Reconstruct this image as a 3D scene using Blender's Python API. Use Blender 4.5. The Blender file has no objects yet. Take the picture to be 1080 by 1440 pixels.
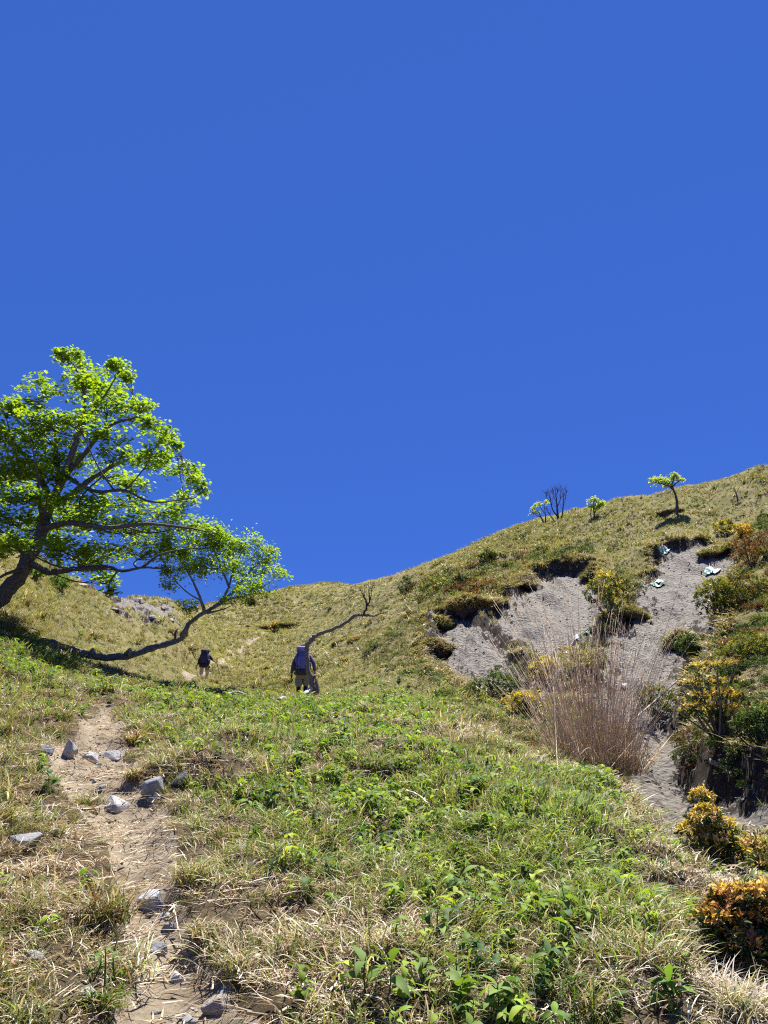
import bpy, bmesh, math, random
import numpy as np
from mathutils import Vector, Matrix

random.seed(7)
rng = np.random.default_rng(7)
SC = bpy.context.scene
COL = SC.collection
rad = math.radians

# ------------------------------------------------------------------ camera
EYE = 1.6
PITCH = rad(18.0)
FPX = 1082.0                       # focal length in pixels of a 1080 x 1440 frame
cam_d = bpy.data.cameras.new('camera')
cam = bpy.data.objects.new('camera', cam_d); COL.objects.link(cam)
cam.location = (0, 0, EYE); cam.rotation_euler = (math.pi/2 + PITCH, 0, 0)
cam_d.sensor_fit = 'VERTICAL'; cam_d.sensor_height = 36.0; cam_d.lens = FPX/1440*36.0
cam_d.clip_start = 0.05; cam_d.clip_end = 2000
SC.camera = cam
SC.render.resolution_x, SC.render.resolution_y = 768, 1024

# ------------------------------------------------------------------ sky, sun, exposure
SUN_EL, SUN_AZ = rad(68), rad(24)  # ahead and to the right, high
world = bpy.data.worlds.new('World'); SC.world = world; world.use_nodes = True
wn = world.node_tree; wn.nodes.clear()
sky = wn.nodes.new('ShaderNodeTexSky'); sky.sky_type = 'NISHITA'; sky.sun_disc = False
sky.sun_elevation = SUN_EL; sky.sun_rotation = SUN_AZ
sky.altitude = 2500; sky.air_density = 1.0; sky.dust_density = 0.0; sky.ozone_density = 2.0
tint = wn.nodes.new('ShaderNodeMix'); tint.data_type = 'RGBA'; tint.blend_type = 'MULTIPLY'
tint.inputs['Factor'].default_value = 1.0
tint.inputs['B'].default_value = (0.234, 0.437, 0.95, 1)
even = wn.nodes.new('ShaderNodeMix'); even.data_type = 'RGBA'; even.inputs['Factor'].default_value = 0.68
even.inputs['B'].default_value = (0.325, 0.97, 4.05, 1)      # the deep even blue of clear mountain air
bg = wn.nodes.new('ShaderNodeBackground'); bg.inputs['Strength'].default_value = 0.0605
wo = wn.nodes.new('ShaderNodeOutputWorld')
wn.links.new(sky.outputs['Color'], tint.inputs['A'])
wn.links.new(tint.outputs['Result'], even.inputs['A']); wn.links.new(even.outputs['Result'], bg.inputs['Color'])
wn.links.new(bg.outputs['Background'], wo.inputs['Surface'])
sun_d = bpy.data.lights.new('sun', 'SUN'); sun_d.energy = 5.0; sun_d.angle = rad(0.53)
sun_d.color = (1.0, 0.955, 0.88)
sun = bpy.data.objects.new('sun', sun_d); COL.objects.link(sun)
SUN_DIR = Vector((math.sin(SUN_AZ)*math.cos(SUN_EL), math.cos(SUN_AZ)*math.cos(SUN_EL), math.sin(SUN_EL)))
sun.rotation_euler = SUN_DIR.to_track_quat('Z', 'Y').to_euler(); sun.location = (20, 20, 60)
SC.view_settings.view_transform = 'Standard'; SC.view_settings.look = 'None'
SC.view_settings.exposure = 1.38; SC.view_settings.gamma = 1.0
SC.view_settings.use_curve_mapping = False
SC.render.engine = 'CYCLES'
cy = SC.cycles
cy.max_bounces = 6; cy.diffuse_bounces = 3; cy.glossy_bounces = 2; cy.transmission_bounces = 4; cy.transparent_max_bounces = 4
cy.use_denoising = False; cy.filter_width = 1.15

# ------------------------------------------------------------------ object helpers
def tag(o, label=None, cat=None, group=None, kind=None):
    if label: o['label'] = label
    if cat: o['category'] = cat
    if group: o['group'] = group
    if kind: o['kind'] = kind
    return o

def link(name, me, mats=(), parent=None):
    o = bpy.data.objects.new(name, me); COL.objects.link(o)
    for m in (mats if isinstance(mats, (list, tuple)) else [mats]):
        me.materials.append(m)
    if parent is not None: o.parent = parent
    return o

def empty(name, loc=(0, 0, 0), rz=0.0):
    o = bpy.data.objects.new(name, None); COL.objects.link(o)
    o.location = loc; o.rotation_euler = (0, 0, rz); o.empty_display_size = 0.2
    return o

def np_mesh(name, V, F, col=None, smooth=False):
    """mesh from a vertex array and an (n,3) or (n,4) face array, or a list of such arrays"""
    V = np.asarray(V, np.float32)
    Fs = [np.asarray(f, np.int32) for f in (F if isinstance(F, list) else [F]) if len(f)]
    me = bpy.data.meshes.new(name)
    me.vertices.add(len(V)); me.vertices.foreach_set('co', V.ravel())
    loops = np.concatenate([f.ravel() for f in Fs])
    counts = np.concatenate([np.full(len(f), f.shape[1], np.int32) for f in Fs])
    starts = np.concatenate([[0], np.cumsum(counts)[:-1]]).astype(np.int32)
    me.loops.add(len(loops)); me.loops.foreach_set('vertex_index', loops)
    me.polygons.add(len(counts)); me.polygons.foreach_set('loop_start', starts)
    if smooth: me.polygons.foreach_set('use_smooth', np.ones(len(counts), bool))
    if col is not None:
        a = me.attributes.new('Col', 'FLOAT_COLOR', 'POINT')
        c = np.ones((len(V), 4), np.float32); c[:, :3] = col
        a.data.foreach_set('color', c.ravel())
    me.update(calc_edges=True)
    return me

class MB:
    """collects numpy pieces into one mesh"""
    def __init__(self): self.V = []; self.F3 = []; self.F4 = []; self.C = []; self.n = 0
    def add(self, V, F, col=(1, 1, 1)):
        V = np.asarray(V, float).reshape(-1, 3)
        if len(V) == 0: return
        for f in (F if isinstance(F, list) else [F]):
            f = np.asarray(f, int)
            if len(f) == 0: continue
            (self.F3 if f.shape[1] == 3 else self.F4).append(f + self.n)
        c = np.asarray(col, float)
        self.C.append(np.broadcast_to(c, (len(V), 3)) if c.ndim == 1 else c)
        self.V.append(V); self.n += len(V)
    def mesh(self, name, smooth=False, origin=None):
        V = np.concatenate(self.V)
        if origin is not None: V = V - np.asarray(origin)
        F = []
        if self.F3: F.append(np.concatenate(self.F3))
        if self.F4: F.append(np.concatenate(self.F4))
        return np_mesh(name, V, F, np.concatenate(self.C), smooth)
    def build(self, name, mat, parent=None, smooth=False, origin=None):
        return link(name, self.mesh(name, smooth, origin), mat, parent)

def tube_arr(P, R, ns=7, jitter=0.0):
    P = np.asarray(P, float); R = np.asarray(R, float); n = len(P)
    T = np.gradient(P, axis=0); T /= np.linalg.norm(T, axis=1)[:, None] + 1e-9
    up = np.array([0.13, 0.21, 1.0]) if abs(T[0, 2]) < 0.9 else np.array([1.0, 0.1, 0])
    A = np.cross(T, up); A /= np.linalg.norm(A, axis=1)[:, None] + 1e-9
    B = np.cross(T, A)
    th = np.linspace(0, 2*np.pi, ns, endpoint=False)
    rr = R[:, None]*(1 + (rng.normal(0, jitter, (n, ns)) if jitter else 0))
    V = P[:, None, :] + rr[..., None]*(np.cos(th)[None, :, None]*A[:, None] + np.sin(th)[None, :, None]*B[:, None])
    i = np.arange(n-1)[:, None]*ns; j = np.arange(ns)[None, :]; k = (j+1) % ns
    F = np.stack([i+j, i+k, i+ns+k, i+ns+j], -1).reshape(-1, 4)
    cap = np.array([[(n-1)*ns, (n-1)*ns+a, (n-1)*ns+a+1] for a in range(1, ns-1)])
    cap0 = np.array([[0, a+1, a] for a in range(1, ns-1)])
    return V.reshape(-1, 3), [F, cap, cap0]

def smooth_path(P, n):
    """Catmull-Rom through the points, n samples"""
    P = np.asarray(P, float)
    if len(P) < 3:
        t = np.linspace(0, 1, n)[:, None]; return P[0]*(1-t) + P[-1]*t
    Q = np.vstack([2*P[0]-P[1], P, 2*P[-1]-P[-2]])
    out = []
    for s in np.linspace(0, len(P)-1-1e-6, n):
        i = int(s); t = s-i; a, b, c, d = Q[i:i+4]
        out.append(0.5*((2*b) + (-a+c)*t + (2*a-5*b+4*c-d)*t*t + (-a+3*b-3*c+d)*t**3))
    return np.array(out)

# ------------------------------------------------------------------ material helpers
def new_mat(name):
    m = bpy.data.materials.new(name); m.use_nodes = True
    nt = m.node_tree; p = nt.nodes['Principled BSDF']
    p.inputs['Roughness'].default_value = 0.8
    return m, nt, p

def N(nt, kind, **kw):
    n = nt.nodes.new(kind)
    for k, v in kw.items():
        if k in n.inputs: n.inputs[k].default_value = v
        else: setattr(n, k, v)
    return n

def mixc(nt, fac, a, b, blend='MIX'):
    n = nt.nodes.new('ShaderNodeMix'); n.data_type = 'RGBA'; n.blend_type = blend
    for key, v in (('Factor', fac), ('A', a), ('B', b)):
        s = n.inputs[key]
        if hasattr(v, 'is_linked'): nt.links.new(v, s)
        elif key == 'Factor': s.default_value = v
        else: s.default_value = (*v, 1) if len(v) == 3 else v
    return n.outputs['Result']

def noise(nt, scale, detail=4, rough=0.6, coord=None, dist=0.0):
    n = N(nt, 'ShaderNodeTexNoise'); n.inputs['Scale'].default_value = scale
    n.inputs['Detail'].default_value = detail; n.inputs['Roughness'].default_value = rough
    n.inputs['Distortion'].default_value = dist
    if coord is not None: nt.links.new(coord, n.inputs['Vector'])
    return n.outputs['Fac']

def ramp(nt, fac, stops):
    r = nt.nodes.new('ShaderNodeValToRGB'); nt.links.new(fac, r.inputs['Fac'])
    e = r.color_ramp.elements
    while len(e) < len(stops): e.new(0.5)
    for el, (p, c) in zip(e, stops):
        el.position = p; el.color = (*c, 1) if len(c) == 3 else c
    return r.outputs['Color']

def bump(nt, p, height, strength=0.5, dist=0.02):
    b = nt.nodes.new('ShaderNodeBump'); b.inputs['Strength'].default_value = strength
    b.inputs['Distance'].default_value = dist
    nt.links.new(height, b.inputs['Height']); nt.links.new(b.outputs['Normal'], p.inputs['Normal'])

def objcoord(nt): return nt.nodes.new('ShaderNodeTexCoord').outputs['Object']

def leaf_mat(name, trans=0.38, rough=0.55, spec=0.35, trans_tint=(1.0, 1.12, 0.55), gain=1.0):
    """leaves, blades: colour from the mesh, part of the light passes through"""
    m, nt, p = new_mat(name)
    at = N(nt, 'ShaderNodeAttribute'); at.attribute_name = 'Col'
    c = at.outputs['Color']
    nt.links.new(c, p.inputs['Base Color'])
    p.inputs['Roughness'].default_value = rough; p.inputs['Specular IOR Level'].default_value = spec
    tr = nt.nodes.new('ShaderNodeBsdfTranslucent')
    nt.links.new(mixc(nt, 1.0, c, tuple(t*gain for t in trans_tint), 'MULTIPLY'), tr.inputs['Color'])
    mx = nt.nodes.new('ShaderNodeMixShader'); mx.inputs[0].default_value = trans
    nt.links.new(p.outputs[0], mx.inputs[1]); nt.links.new(tr.outputs[0], mx.inputs[2])
    nt.links.new(mx.outputs[0], nt.nodes['Material Output'].inputs['Surface'])
    return m

def vcol_mat(name, rough=0.8, spec=0.2, bump_scale=None, bump_strength=0.4, bump_dist=0.01, vary=0.25):
    m, nt, p = new_mat(name)
    at = N(nt, 'ShaderNodeAttribute'); at.attribute_name = 'Col'
    oc = objcoord(nt)
    nz = noise(nt, (bump_scale or 20)*0.6, 5, 0.65, oc)
    g = ramp(nt, nz, [(0.3, (1-vary,)*3), (0.7, (1+vary,)*3)])
    nt.links.new(mixc(nt, 1.0, at.outputs['Color'], g, 'MULTIPLY'), p.inputs['Base Color'])
    p.inputs['Roughness'].default_value = rough; p.inputs['Specular IOR Level'].default_value = spec
    if bump_scale: bump(nt, p, noise(nt, bump_scale, 6, 0.7, oc), bump_strength, bump_dist)
    return m

# ------------------------------------------------------------------ numpy noise
def _hash(ix, iy, seed):
    h = (ix.astype(np.int64)*374761393 + iy.astype(np.int64)*668265263 + seed*982451653) & 0xffffffff
    h = ((h ^ (h >> 13))*1274126177) & 0xffffffff
    return ((h ^ (h >> 16)) & 0xffff)/65535.0

def vnoise(x, y, seed=0):
    ix = np.floor(x); iy = np.floor(y); fx = x-ix; fy = y-iy
    fx = fx*fx*(3-2*fx); fy = fy*fy*(3-2*fy)
    a = _hash(ix, iy, seed); b = _hash(ix+1, iy, seed); c = _hash(ix, iy+1, seed); d = _hash(ix+1, iy+1, seed)
    return (a*(1-fx)+b*fx)*(1-fy) + (c*(1-fx)+d*fx)*fy

def fbm(x, y, scale, octs=4, seed=0, gain=0.5):
    s = 0; a = 1.0; t = 0
    for o in range(octs):
        s = s + a*(vnoise(x/scale*2**o + 17.3*o, y/scale*2**o - 9.1*o, seed+o) - 0.5); t += a; a *= gain
    return s/t*2

def sstep(a, b, x):
    t = np.clip((x-a)/(b-a), 0, 1); return t*t*(3-2*t)
# ------------------------------------------------------------------ terrain
def px_ray(px, py):
    """bearing and slope (height gained per metre of ground distance) of a sight line"""
    u = (np.asarray(px, float)-540)/FPX; v = (720-np.asarray(py, float))/FPX
    x = u; y = math.cos(PITCH) - v*math.sin(PITCH); z = math.sin(PITCH) + v*math.cos(PITCH)
    return np.arctan2(x, y), z/np.hypot(x, y)

def project(x, y, z):
    zz = z-EYE
    d = y*math.cos(PITCH) + zz*math.sin(PITCH); up = -y*math.sin(PITCH) + zz*math.cos(PITCH)
    d = np.maximum(d, 1e-3)
    return 540 + x/d*FPX, 720 - up/d*FPX

# survey of the hillside: (column, row, forward distance in metres [, drop])
SURVEY = [
 # left bank and spur
 *[(x, y, Y) for x in (-160, 0) for y, Y in ((1440, 2.7), (1300, 3.3), (1200, 4.1), (1100, 5.6), (1000, 8.6), (940, 12), (895, 15.3), (862, 18), (825, 22), (785, 27), (757, 31))],
 (-160, 800, 45), (0, 810, 50),
 (100, 1440, 2.75), (100, 1300, 3.4), (100, 1200, 4.3), (100, 1100, 5.8), (100, 1000, 9.4), (100, 960, 12.6), (100, 932, 15.6), (100, 910, 18.2), (100, 880, 22.5), (100, 850, 29), (95, 815, 39), (95, 850, 50), (100, 880, 95),
 (200, 1440, 2.8), (200, 1300, 3.45), (200, 1200, 4.4), (200, 1100, 6.0), (200, 1010, 9.8), (200, 978, 14), (200, 957, 18), (200, 932, 24), (200, 903, 31), (200, 872, 41), (200, 841, 53), (200, 865, 64), (200, 880, 110),
 (250, 905, 38), (250, 880, 47), (248, 856, 58), (262, 868, 72), (290, 848, 110),
 (300, 1440, 2.8), (300, 1300, 3.5), (300, 1200, 4.45), (300, 1100, 6.0), (300, 1010, 10.4), (300, 982, 16), (300, 967, 25), (290, 953, 39), (300, 922, 52), (310, 890, 68), (330, 862, 92), (345, 839, 114), (345, 860, 150),
 # centre
 (440, 1440, 2.8), (440, 1300, 3.5), (440, 1200, 4.5), (440, 1100, 6.1), (440, 1050, 7.8), (440, 1010, 11), (440, 988, 16), (440, 981, 23), (440, 955, 36), (440, 928, 50), (440, 900, 65), (440, 870, 82), (440, 845, 100), (440, 822, 118), (440, 850, 150),
 (560, 1440, 2.8), (560, 1300, 3.5), (560, 1200, 4.5), (560, 1100, 6.2), (560, 1050, 7.9), (560, 1010, 11), (570, 985, 16), (540, 940, 26), (530, 910, 34), (540, 880, 45), (540, 850, 63), (530, 818, 112), (530, 850, 150), (560, 960, 21),
 (600, 870, 35), (640, 846, 36), (600, 835, 47), (600, 796, 88), (600, 830, 130), (600, 920, 28),
 # lawn lip and gully
 (640, 1440, 2.8), (640, 1300, 3.5), (640, 1200, 4.5), (640, 1100, 6.3), (650, 1040, 9), (650, 1005, 13.2), (640, 980, 18), (640, 930, 25), (690, 950, 22),
 (720, 1440, 2.8), (720, 1300, 3.5), (720, 1200, 4.6), (720, 1100, 6.8), (720, 1062, 9), (710, 1038, 12.2), (700, 990, 17), (700, 900, 28.5), (690, 830, 39), (700, 790, 54), (700, 757, 79), (700, 790, 120),
 (800, 1440, 2.8), (800, 1300, 3.55), (800, 1200, 4.8), (800, 1130, 6.6), (800, 1095, 8.6), (800, 1068, 11), (800, 1010, 15.5), (800, 920, 24), (800, 860, 32), (800, 805, 42), (800, 760, 54), (790, 724, 69), (790, 760, 110),
 (870, 1440, 2.85), (870, 1300, 3.6), (870, 1200, 5.1), (870, 1150, 6.5), (878, 1110, 8.8),
 (910, 1042, 14.5), (908, 1100, 12.0), (930, 1150, 10.3), (1000, 1152, 9.6), (1076, 1166, 8.9), (1230, 1190, 8.3),
 (950, 1440, 2.85), (950, 1300, 3.8), (950, 1225, 5.1), (945, 1172, 6.9), (1000, 1228, 5.5), (1000, 1330, 3.8), (1080, 1325, 4.0), (1080, 1440, 2.9), (1230, 1440, 3.0), (1230, 1340, 4.1), (1150, 1320, 4.1),
 (920, 1000, 17), (900, 920, 24), (930, 850, 31), (960, 795, 38), (960, 760, 42), (950, 730, 47), (945, 692, 57), (945, 730, 90),
 (870, 760, 47), (870, 706, 64), (870, 740, 100),
 # right bank (a drop: the step of the bank is added further down)
 (1000, 1100, 11.6), (1080, 1112, 9.9), (1230, 1130, 9.2),
 (1000, 1030, 13.0, .62), (1010, 960, 16, .62), (1000, 900, 21, .5), (1030, 830, 28, .5), (1040, 765, 37, .5), (1040, 700, 49, .3), (1040, 671, 55, .2), (1040, 705, 85),
 (1080, 1035, 11.2, .62), (1080, 960, 14, .62), (1080, 880, 19, .6), (1080, 800, 26.5, .6), (1080, 740, 36, .5), (1080, 700, 46, .3), (1085, 665, 53, .2), (1085, 700, 85),
 (1230, 1030, 10.5, .62), (1230, 880, 17, .6), (1230, 750, 30, .5), (1230, 650, 50, .2), (1230, 690, 85),
]
PH_MIN, PH_MAX = -0.92, 0.92
LR0, LR1, NLR = math.log(1.9), math.log(230.0), 820
NPH = 1240
def _survey():
    A, T, L = [], [], []
    for s in SURVEY:
        ph, t = px_ray(s[0], s[1]); Y = s[2]; r = Y/math.cos(ph)
        z = t*r - (s[3] if len(s) > 3 else 0)
        A.append(ph); L.append(math.log(r)); T.append(z/r)
    for ph in np.linspace(-.6, .62, 9):          # under the camera's feet
        A.append(ph); L.append(math.log(1.9)); T.append((-EYE + .30*1.9*math.cos(ph))/1.9)
    return np.array(A), np.array(L), np.array(T)
_A, _L, _T = _survey()
def _tps():
    P = np.stack([_A*3.2, _L], 1); n = len(P)
    d = np.linalg.norm(P[:, None]-P[None], axis=2)
    K = np.where(d > 0, d*d*np.log(d+1e-12), 0) + np.eye(n)*2e-3
    Q = np.hstack([np.ones((n, 1)), P])
    M = np.block([[K, Q], [Q.T, np.zeros((3, 3))]])
    w = np.linalg.solve(M, np.concatenate([_T, np.zeros(3)]))
    return P, w
_P, _W = _tps()
def base_t(ph, lr):
    ph = np.clip(ph, -.60, .62); sh = ph.shape
    X = np.stack([(ph*3.2).ravel(), lr.ravel()], 1); out = np.empty(len(X))
    for i in range(0, len(X), 40000):
        x = X[i:i+40000]; d2 = ((x[:, None, :]-_P[None])**2).sum(2)
        out[i:i+40000] = (0.5*d2*np.log(d2+1e-12))@_W[:-3] + _W[-3] + x@_W[-2:]
    return out.reshape(sh)

GPH = np.linspace(PH_MIN, PH_MAX, NPH); GLR = np.linspace(LR0, LR1, NLR)
_GP, _GL = np.meshgrid(GPH, GLR, indexing='ij')
_GR = np.exp(_GL); GX = np.sin(_GP)*_GR; GY = np.cos(_GP)*_GR
GZ0 = base_t(_GP, _GL)*_GR + EYE                 # smooth hillside
GZ = GZ0.copy()

def _look(G, x, y):
    ph = np.clip(np.arctan2(x, y), PH_MIN, PH_MAX); lr = np.clip(np.log(np.hypot(x, y)+1e-9), LR0, LR1)
    a = (ph-PH_MIN)/(PH_MAX-PH_MIN)*(NPH-1); b = (lr-LR0)/(LR1-LR0)*(NLR-1)
    i = np.clip(a.astype(int), 0, NPH-2); j = np.clip(b.astype(int), 0, NLR-2); fa = a-i; fb = b-j
    return (G[i, j]*(1-fa)+G[i+1, j]*fa)*(1-fb) + (G[i, j+1]*(1-fa)+G[i+1, j+1]*fa)*fb
def H(x, y):
    return _look(GZ, np.asarray(x, float), np.asarray(y, float))

def ground_at(px, py, G=None):
    """the point of the hillside a sight line of the survey meets first"""
    G = GZ if G is None else G
    ph, t = px_ray(px, py); ph = float(ph); t = float(t)
    a = (np.clip(ph, PH_MIN, PH_MAX)-PH_MIN)/(PH_MAX-PH_MIN)*(NPH-1); i = min(int(a), NPH-2); f = a-i
    z = G[i]*(1-f) + G[i+1]*f; r = np.exp(GLR)
    over = (z-EYE)/r >= t
    j = int(np.argmax(over)) if over.any() else NLR-1
    rr = r[j]
    if j > 0 and over.any():
        s0 = (z[j-1]-EYE)/r[j-1]-t; s1 = (z[j]-EYE)/r[j]-t
        k = -s0/(s1-s0+1e-12); rr = r[j-1]+(r[j]-r[j-1])*k
    x, y = math.sin(ph)*rr, math.cos(ph)*rr
    return np.array([x, y, float(_look(G, np.array(x), np.array(y)))])

def at(px, py, Y):
    """a point in space on a survey sight line at forward distance Y"""
    u = (px-540)/FPX; v = (720-py)/FPX
    y = math.cos(PITCH) - v*math.sin(PITCH); z = math.sin(PITCH) + v*math.cos(PITCH)
    return np.array([u*Y/y, Y, z*Y/y + EYE])

def poly_world(pts): return np.array([ground_at(x, y, GZ0)[:2] for x, y in pts])

def poly_dist(x, y, P):
    """signed distance to a closed polygon, positive inside"""
    sh = x.shape; x = x.ravel(); y = y.ravel()
    d = np.full(len(x), 1e9); ins = np.zeros(len(x), bool)
    lo = P.min(0)-6; hi = P.max(0)+6
    m = (x > lo[0]) & (x < hi[0]) & (y > lo[1]) & (y < hi[1])
    xs, ys = x[m], y[m]; dm = np.full(len(xs), 1e9); im = np.zeros(len(xs), bool)
    for a, b in zip(P, np.roll(P, -1, 0)):
        e = b-a; t = np.clip(((xs-a[0])*e[0]+(ys-a[1])*e[1])/(e@e+1e-9), 0, 1)
        dm = np.minimum(dm, np.hypot(xs-a[0]-t*e[0], ys-a[1]-t*e[1]))
        c = ((a[1] > ys) != (b[1] > ys)) & (xs < (b[0]-a[0])*(ys-a[1])/(b[1]-a[1]+1e-12)+a[0])
        im ^= c
    d[m] = dm; ins[m] = im
    return np.where(ins, d, -d).reshape(sh)

def line_dist(x, y, P, W):
    d = np.full(x.shape, 1e9)
    for a, b, wa, wb in zip(P[:-1], P[1:], W[:-1], W[1:]):
        e = b-a; t = np.clip(((x-a[0])*e[0]+(y-a[1])*e[1])/(e@e+1e-9), 0, 1)
        d = np.minimum(d, np.hypot(x-a[0]-t*e[0], y-a[1]-t*e[1])/(wa+(wb-wa)*t))
    return d

# --- slips of bare shale, the step of the right bank, the trodden path
SCAR_A = poly_world([(618, 868), (640, 862), (665, 872), (690, 884), (712, 896), (738, 920), (762, 950), (750, 985), (700, 968), (668, 953), (640, 940), (622, 910)])
SCAR_B = poly_world([(690, 888), (700, 862), (712, 842), (738, 822), (770, 806), (800, 802), (826, 803), (832, 825), (838, 850), (830, 880), (815, 905), (790, 930), (760, 942), (742, 922), (715, 900)])
SCAR_C = poly_world([(850, 925), (868, 880), (890, 862), (912, 842), (928, 805), (940, 782), (958, 768), (982, 766), (986, 780), (1014, 778), (1026, 790), (1012, 822), (994, 852), (978, 885), (962, 918), (950, 955), (925, 1000), (895, 1015), (870, 985), (848, 950)])
SCAR_D = poly_world([(876, 1072), (898, 1030), (930, 1008), (952, 1016), (958, 1050), (975, 1085), (1010, 1100), (1090, 1115), (1150, 1125), (1150, 1200), (1090, 1178), (1030, 1168), (985, 1160), (945, 1188), (915, 1160), (885, 1115)])
SCAR_E = poly_world([(128, 834), (200, 846), (246, 858), (243, 884), (205, 882), (150, 862)])
SCARS = [SCAR_A, SCAR_B, SCAR_C, SCAR_D, SCAR_E]
SCARD = [poly_dist(GX, GY, P) for P in SCARS]
wob = fbm(GX, GY, 2.2, 4, 5)*0.75 + fbm(GX, GY, 0.7, 3, 6)*0.40
scar_in = np.full(GX.shape, -9.0)
for k, d in enumerate(SCARD):
    dd = d + (.55, .5, .75, .1, -.2)[k] + wob*(1, 1, 1, .5, 2.4)[k]
    depth = (.55, .6, .5, .18, .15)[k]
    GZ -= depth*sstep(-0.05, 0.5, dd)*(1-0.55*sstep(0.8, 4.0, dd))
    scar_in = np.maximum(scar_in, dd)
BANK = poly_world([(956, 960), (954, 1005), (958, 1050), (975, 1088), (1010, 1103), (1085, 1114), (1200, 1128), (1230, 1000), (1230, 700), (1085, 720), (1030, 740), (1032, 800), (1004, 850), (976, 905)])
bank_d = poly_dist(GX, GY, BANK) + fbm(GX, GY, .9, 5, 15, .6)*0.45
GZ += 0.66*sstep(-0.30, 0.40, bank_d)*(0.55+0.45*sstep(26, 12, GY))
# the path: first the near stretch, then the far one beyond the crest
PATH_PX = [(262, 1475, .20), (262, 1440, .21), (255, 1400, .20), (250, 1360, .16), (232, 1310, .13), (215, 1262, .12), (205, 1220, .13), (196, 1180, .15), (190, 1140, .16), (160, 1110, .20), (132, 1080, .26), (125, 1055, .30), (140, 1030, .20), (148, 1008, .13), (152, 994, .06)]
PATH_B = [(262, 956, .18), (285, 948, .24), (315, 930, .16), (330, 916, .34), (350, 903, .3), (375, 893, .16)]
PW = np.array([ground_at(a, b, GZ0)[:2] for a, b, w in PATH_PX]); PWW = [w*1.14 for *_, w in PATH_PX]
PB = np.array([ground_at(a, b, GZ0)[:2] for a, b, w in PATH_B]); PBW = [w*.8 for *_, w in PATH_B]
path_d = np.minimum(line_dist(GX, GY, PW, PWW), line_dist(GX, GY, PB, PBW)) + fbm(GX, GY, .35, 3, 21)*0.45 + sstep(14, 25, GY)*fbm(GX, GY, 1.1, 3, 22)*1.5
# lumps, terracettes, small bumps; the scree keeps a smoother face with rills
grass_m = 1-sstep(-0.1, 0.25, scar_in)
GZ += grass_m*(fbm(GX, GY, 7, 3, 31)*0.05*np.minimum(_GR, 45)**0.75
               + fbm(GX, GY, 1.3, 3, 32)*0.035*np.minimum(_GR, 40)**0.55
               + fbm(GX, GY, 0.45, 3, 33)*0.12 + fbm(GX, GY, 2.6, 3, 34)*.05*sstep(10, 30, _GR)*np.minimum(_GR, 60)**.5)*sstep(1.8, 4, _GR)
GZ += (1-grass_m)*(fbm(GX, GY*0.3, .8, 5, 41)*0.20 + fbm(GX, GY, .18, 3, 42)*0.05 + sstep(15, 20, GY)*(np.abs(fbm(GX*1.2, GY*.28, 1.9, 6, 44, .58))*.95 + fbm(GX, GY*.5, 5, 3, 45)*.5*sstep(.3, 2, scar_in)))
GZ -= 0.085*(1-sstep(0.4, 1.5, path_d))*(1-sstep(14, 30, GY)*0.4)
GZ += (1-sstep(0.6, 1.1, path_d))*fbm(GX, GY, .16, 3, 43)*0.03
# the shaded cut below the leaning tree
CUT = np.array([ground_at(a, b, GZ0)[:2] for a, b in [(-60, 862), (0, 878), (60, 893), (110, 912), (170, 936), (230, 956), (285, 966)]])
cut_d = line_dist(GX, GY, CUT, [1]*len(CUT))
GZ -= 0.22*np.exp(-(cut_d/0.7)**2)

# a shallow trodden hollow behind the crest of the lawn
_hx, _hy = at(432, 983, 22.0)[:2]
GZ -= 0.08*np.exp(-((GX-_hx)**2+((GY-_hy)*.6)**2)/2.4**2)
_hx, _hy = at(286, 953, 36.0)[:2]
GZ -= 0.30*np.exp(-((GX-_hx)**2+((GY-_hy)*.6)**2)/3.5**2)

trail_mask = path_d < 1.0
scar_mask = scar_in > 0.02

def _grid_mesh(name, keep, mat):
    i, j = np.meshgrid(np.arange(NPH-1), np.arange(NLR-1), indexing='ij')
    q = keep[i, j]
    a = (i*NLR+j)[q]; F = np.stack([a, a+NLR, a+NLR+1, a+1], 1)
    used = np.unique(F); remap = np.full(NPH*NLR, -1); remap[used] = np.arange(len(used))
    V = np.stack([GX.ravel(), GY.ravel(), GZ.ravel()], 1)[used]
    me = np_mesh(name, V, remap[F], None, True)
    return tag(link(name, me, mat), kind='structure')

def soil_mat():
    m, nt, p = new_mat('turf_soil'); oc = objcoord(nt)
    a = ramp(nt, noise(nt, 1.1, 8, .7, oc), [(.25, (.065, .05, .03)), (.45, (.13, .10, .06)), (.6, (.22, .175, .11)), (.8, (.11, .095, .045))])
    b = ramp(nt, noise(nt, 14, 6, .75, oc), [(.3, (.5, .5, .5)), (.7, (1.35, 1.3, 1.2))])
    far = ramp(nt, noise(nt, .35, 10, .72, oc, .5), [(.30, (.095, .095, .035)), (.44, (.165, .16, .06)), (.56, (.235, .205, .10)), (.72, (.15, .155, .05))])
    sx = N(nt, 'ShaderNodeSeparateXYZ'); nt.links.new(oc, sx.inputs[0]); mr = N(nt, 'ShaderNodeMapRange')
    mr.inputs['From Min'].default_value = 9; mr.inputs['From Max'].default_value = 24; nt.links.new(sx.outputs['Y'], mr.inputs['Value'])
    c = mixc(nt, mr.outputs['Result'], a, far)
    nt.links.new(mixc(nt, 1.0, c, b, 'MULTIPLY'), p.inputs['Base Color'])
    p.inputs['Roughness'].default_value = 0.95; p.inputs['Specular IOR Level'].default_value = 0.1
    bump(nt, p, noise(nt, 18, 8, .75, oc), 1.0, 0.08)
    return m
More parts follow.
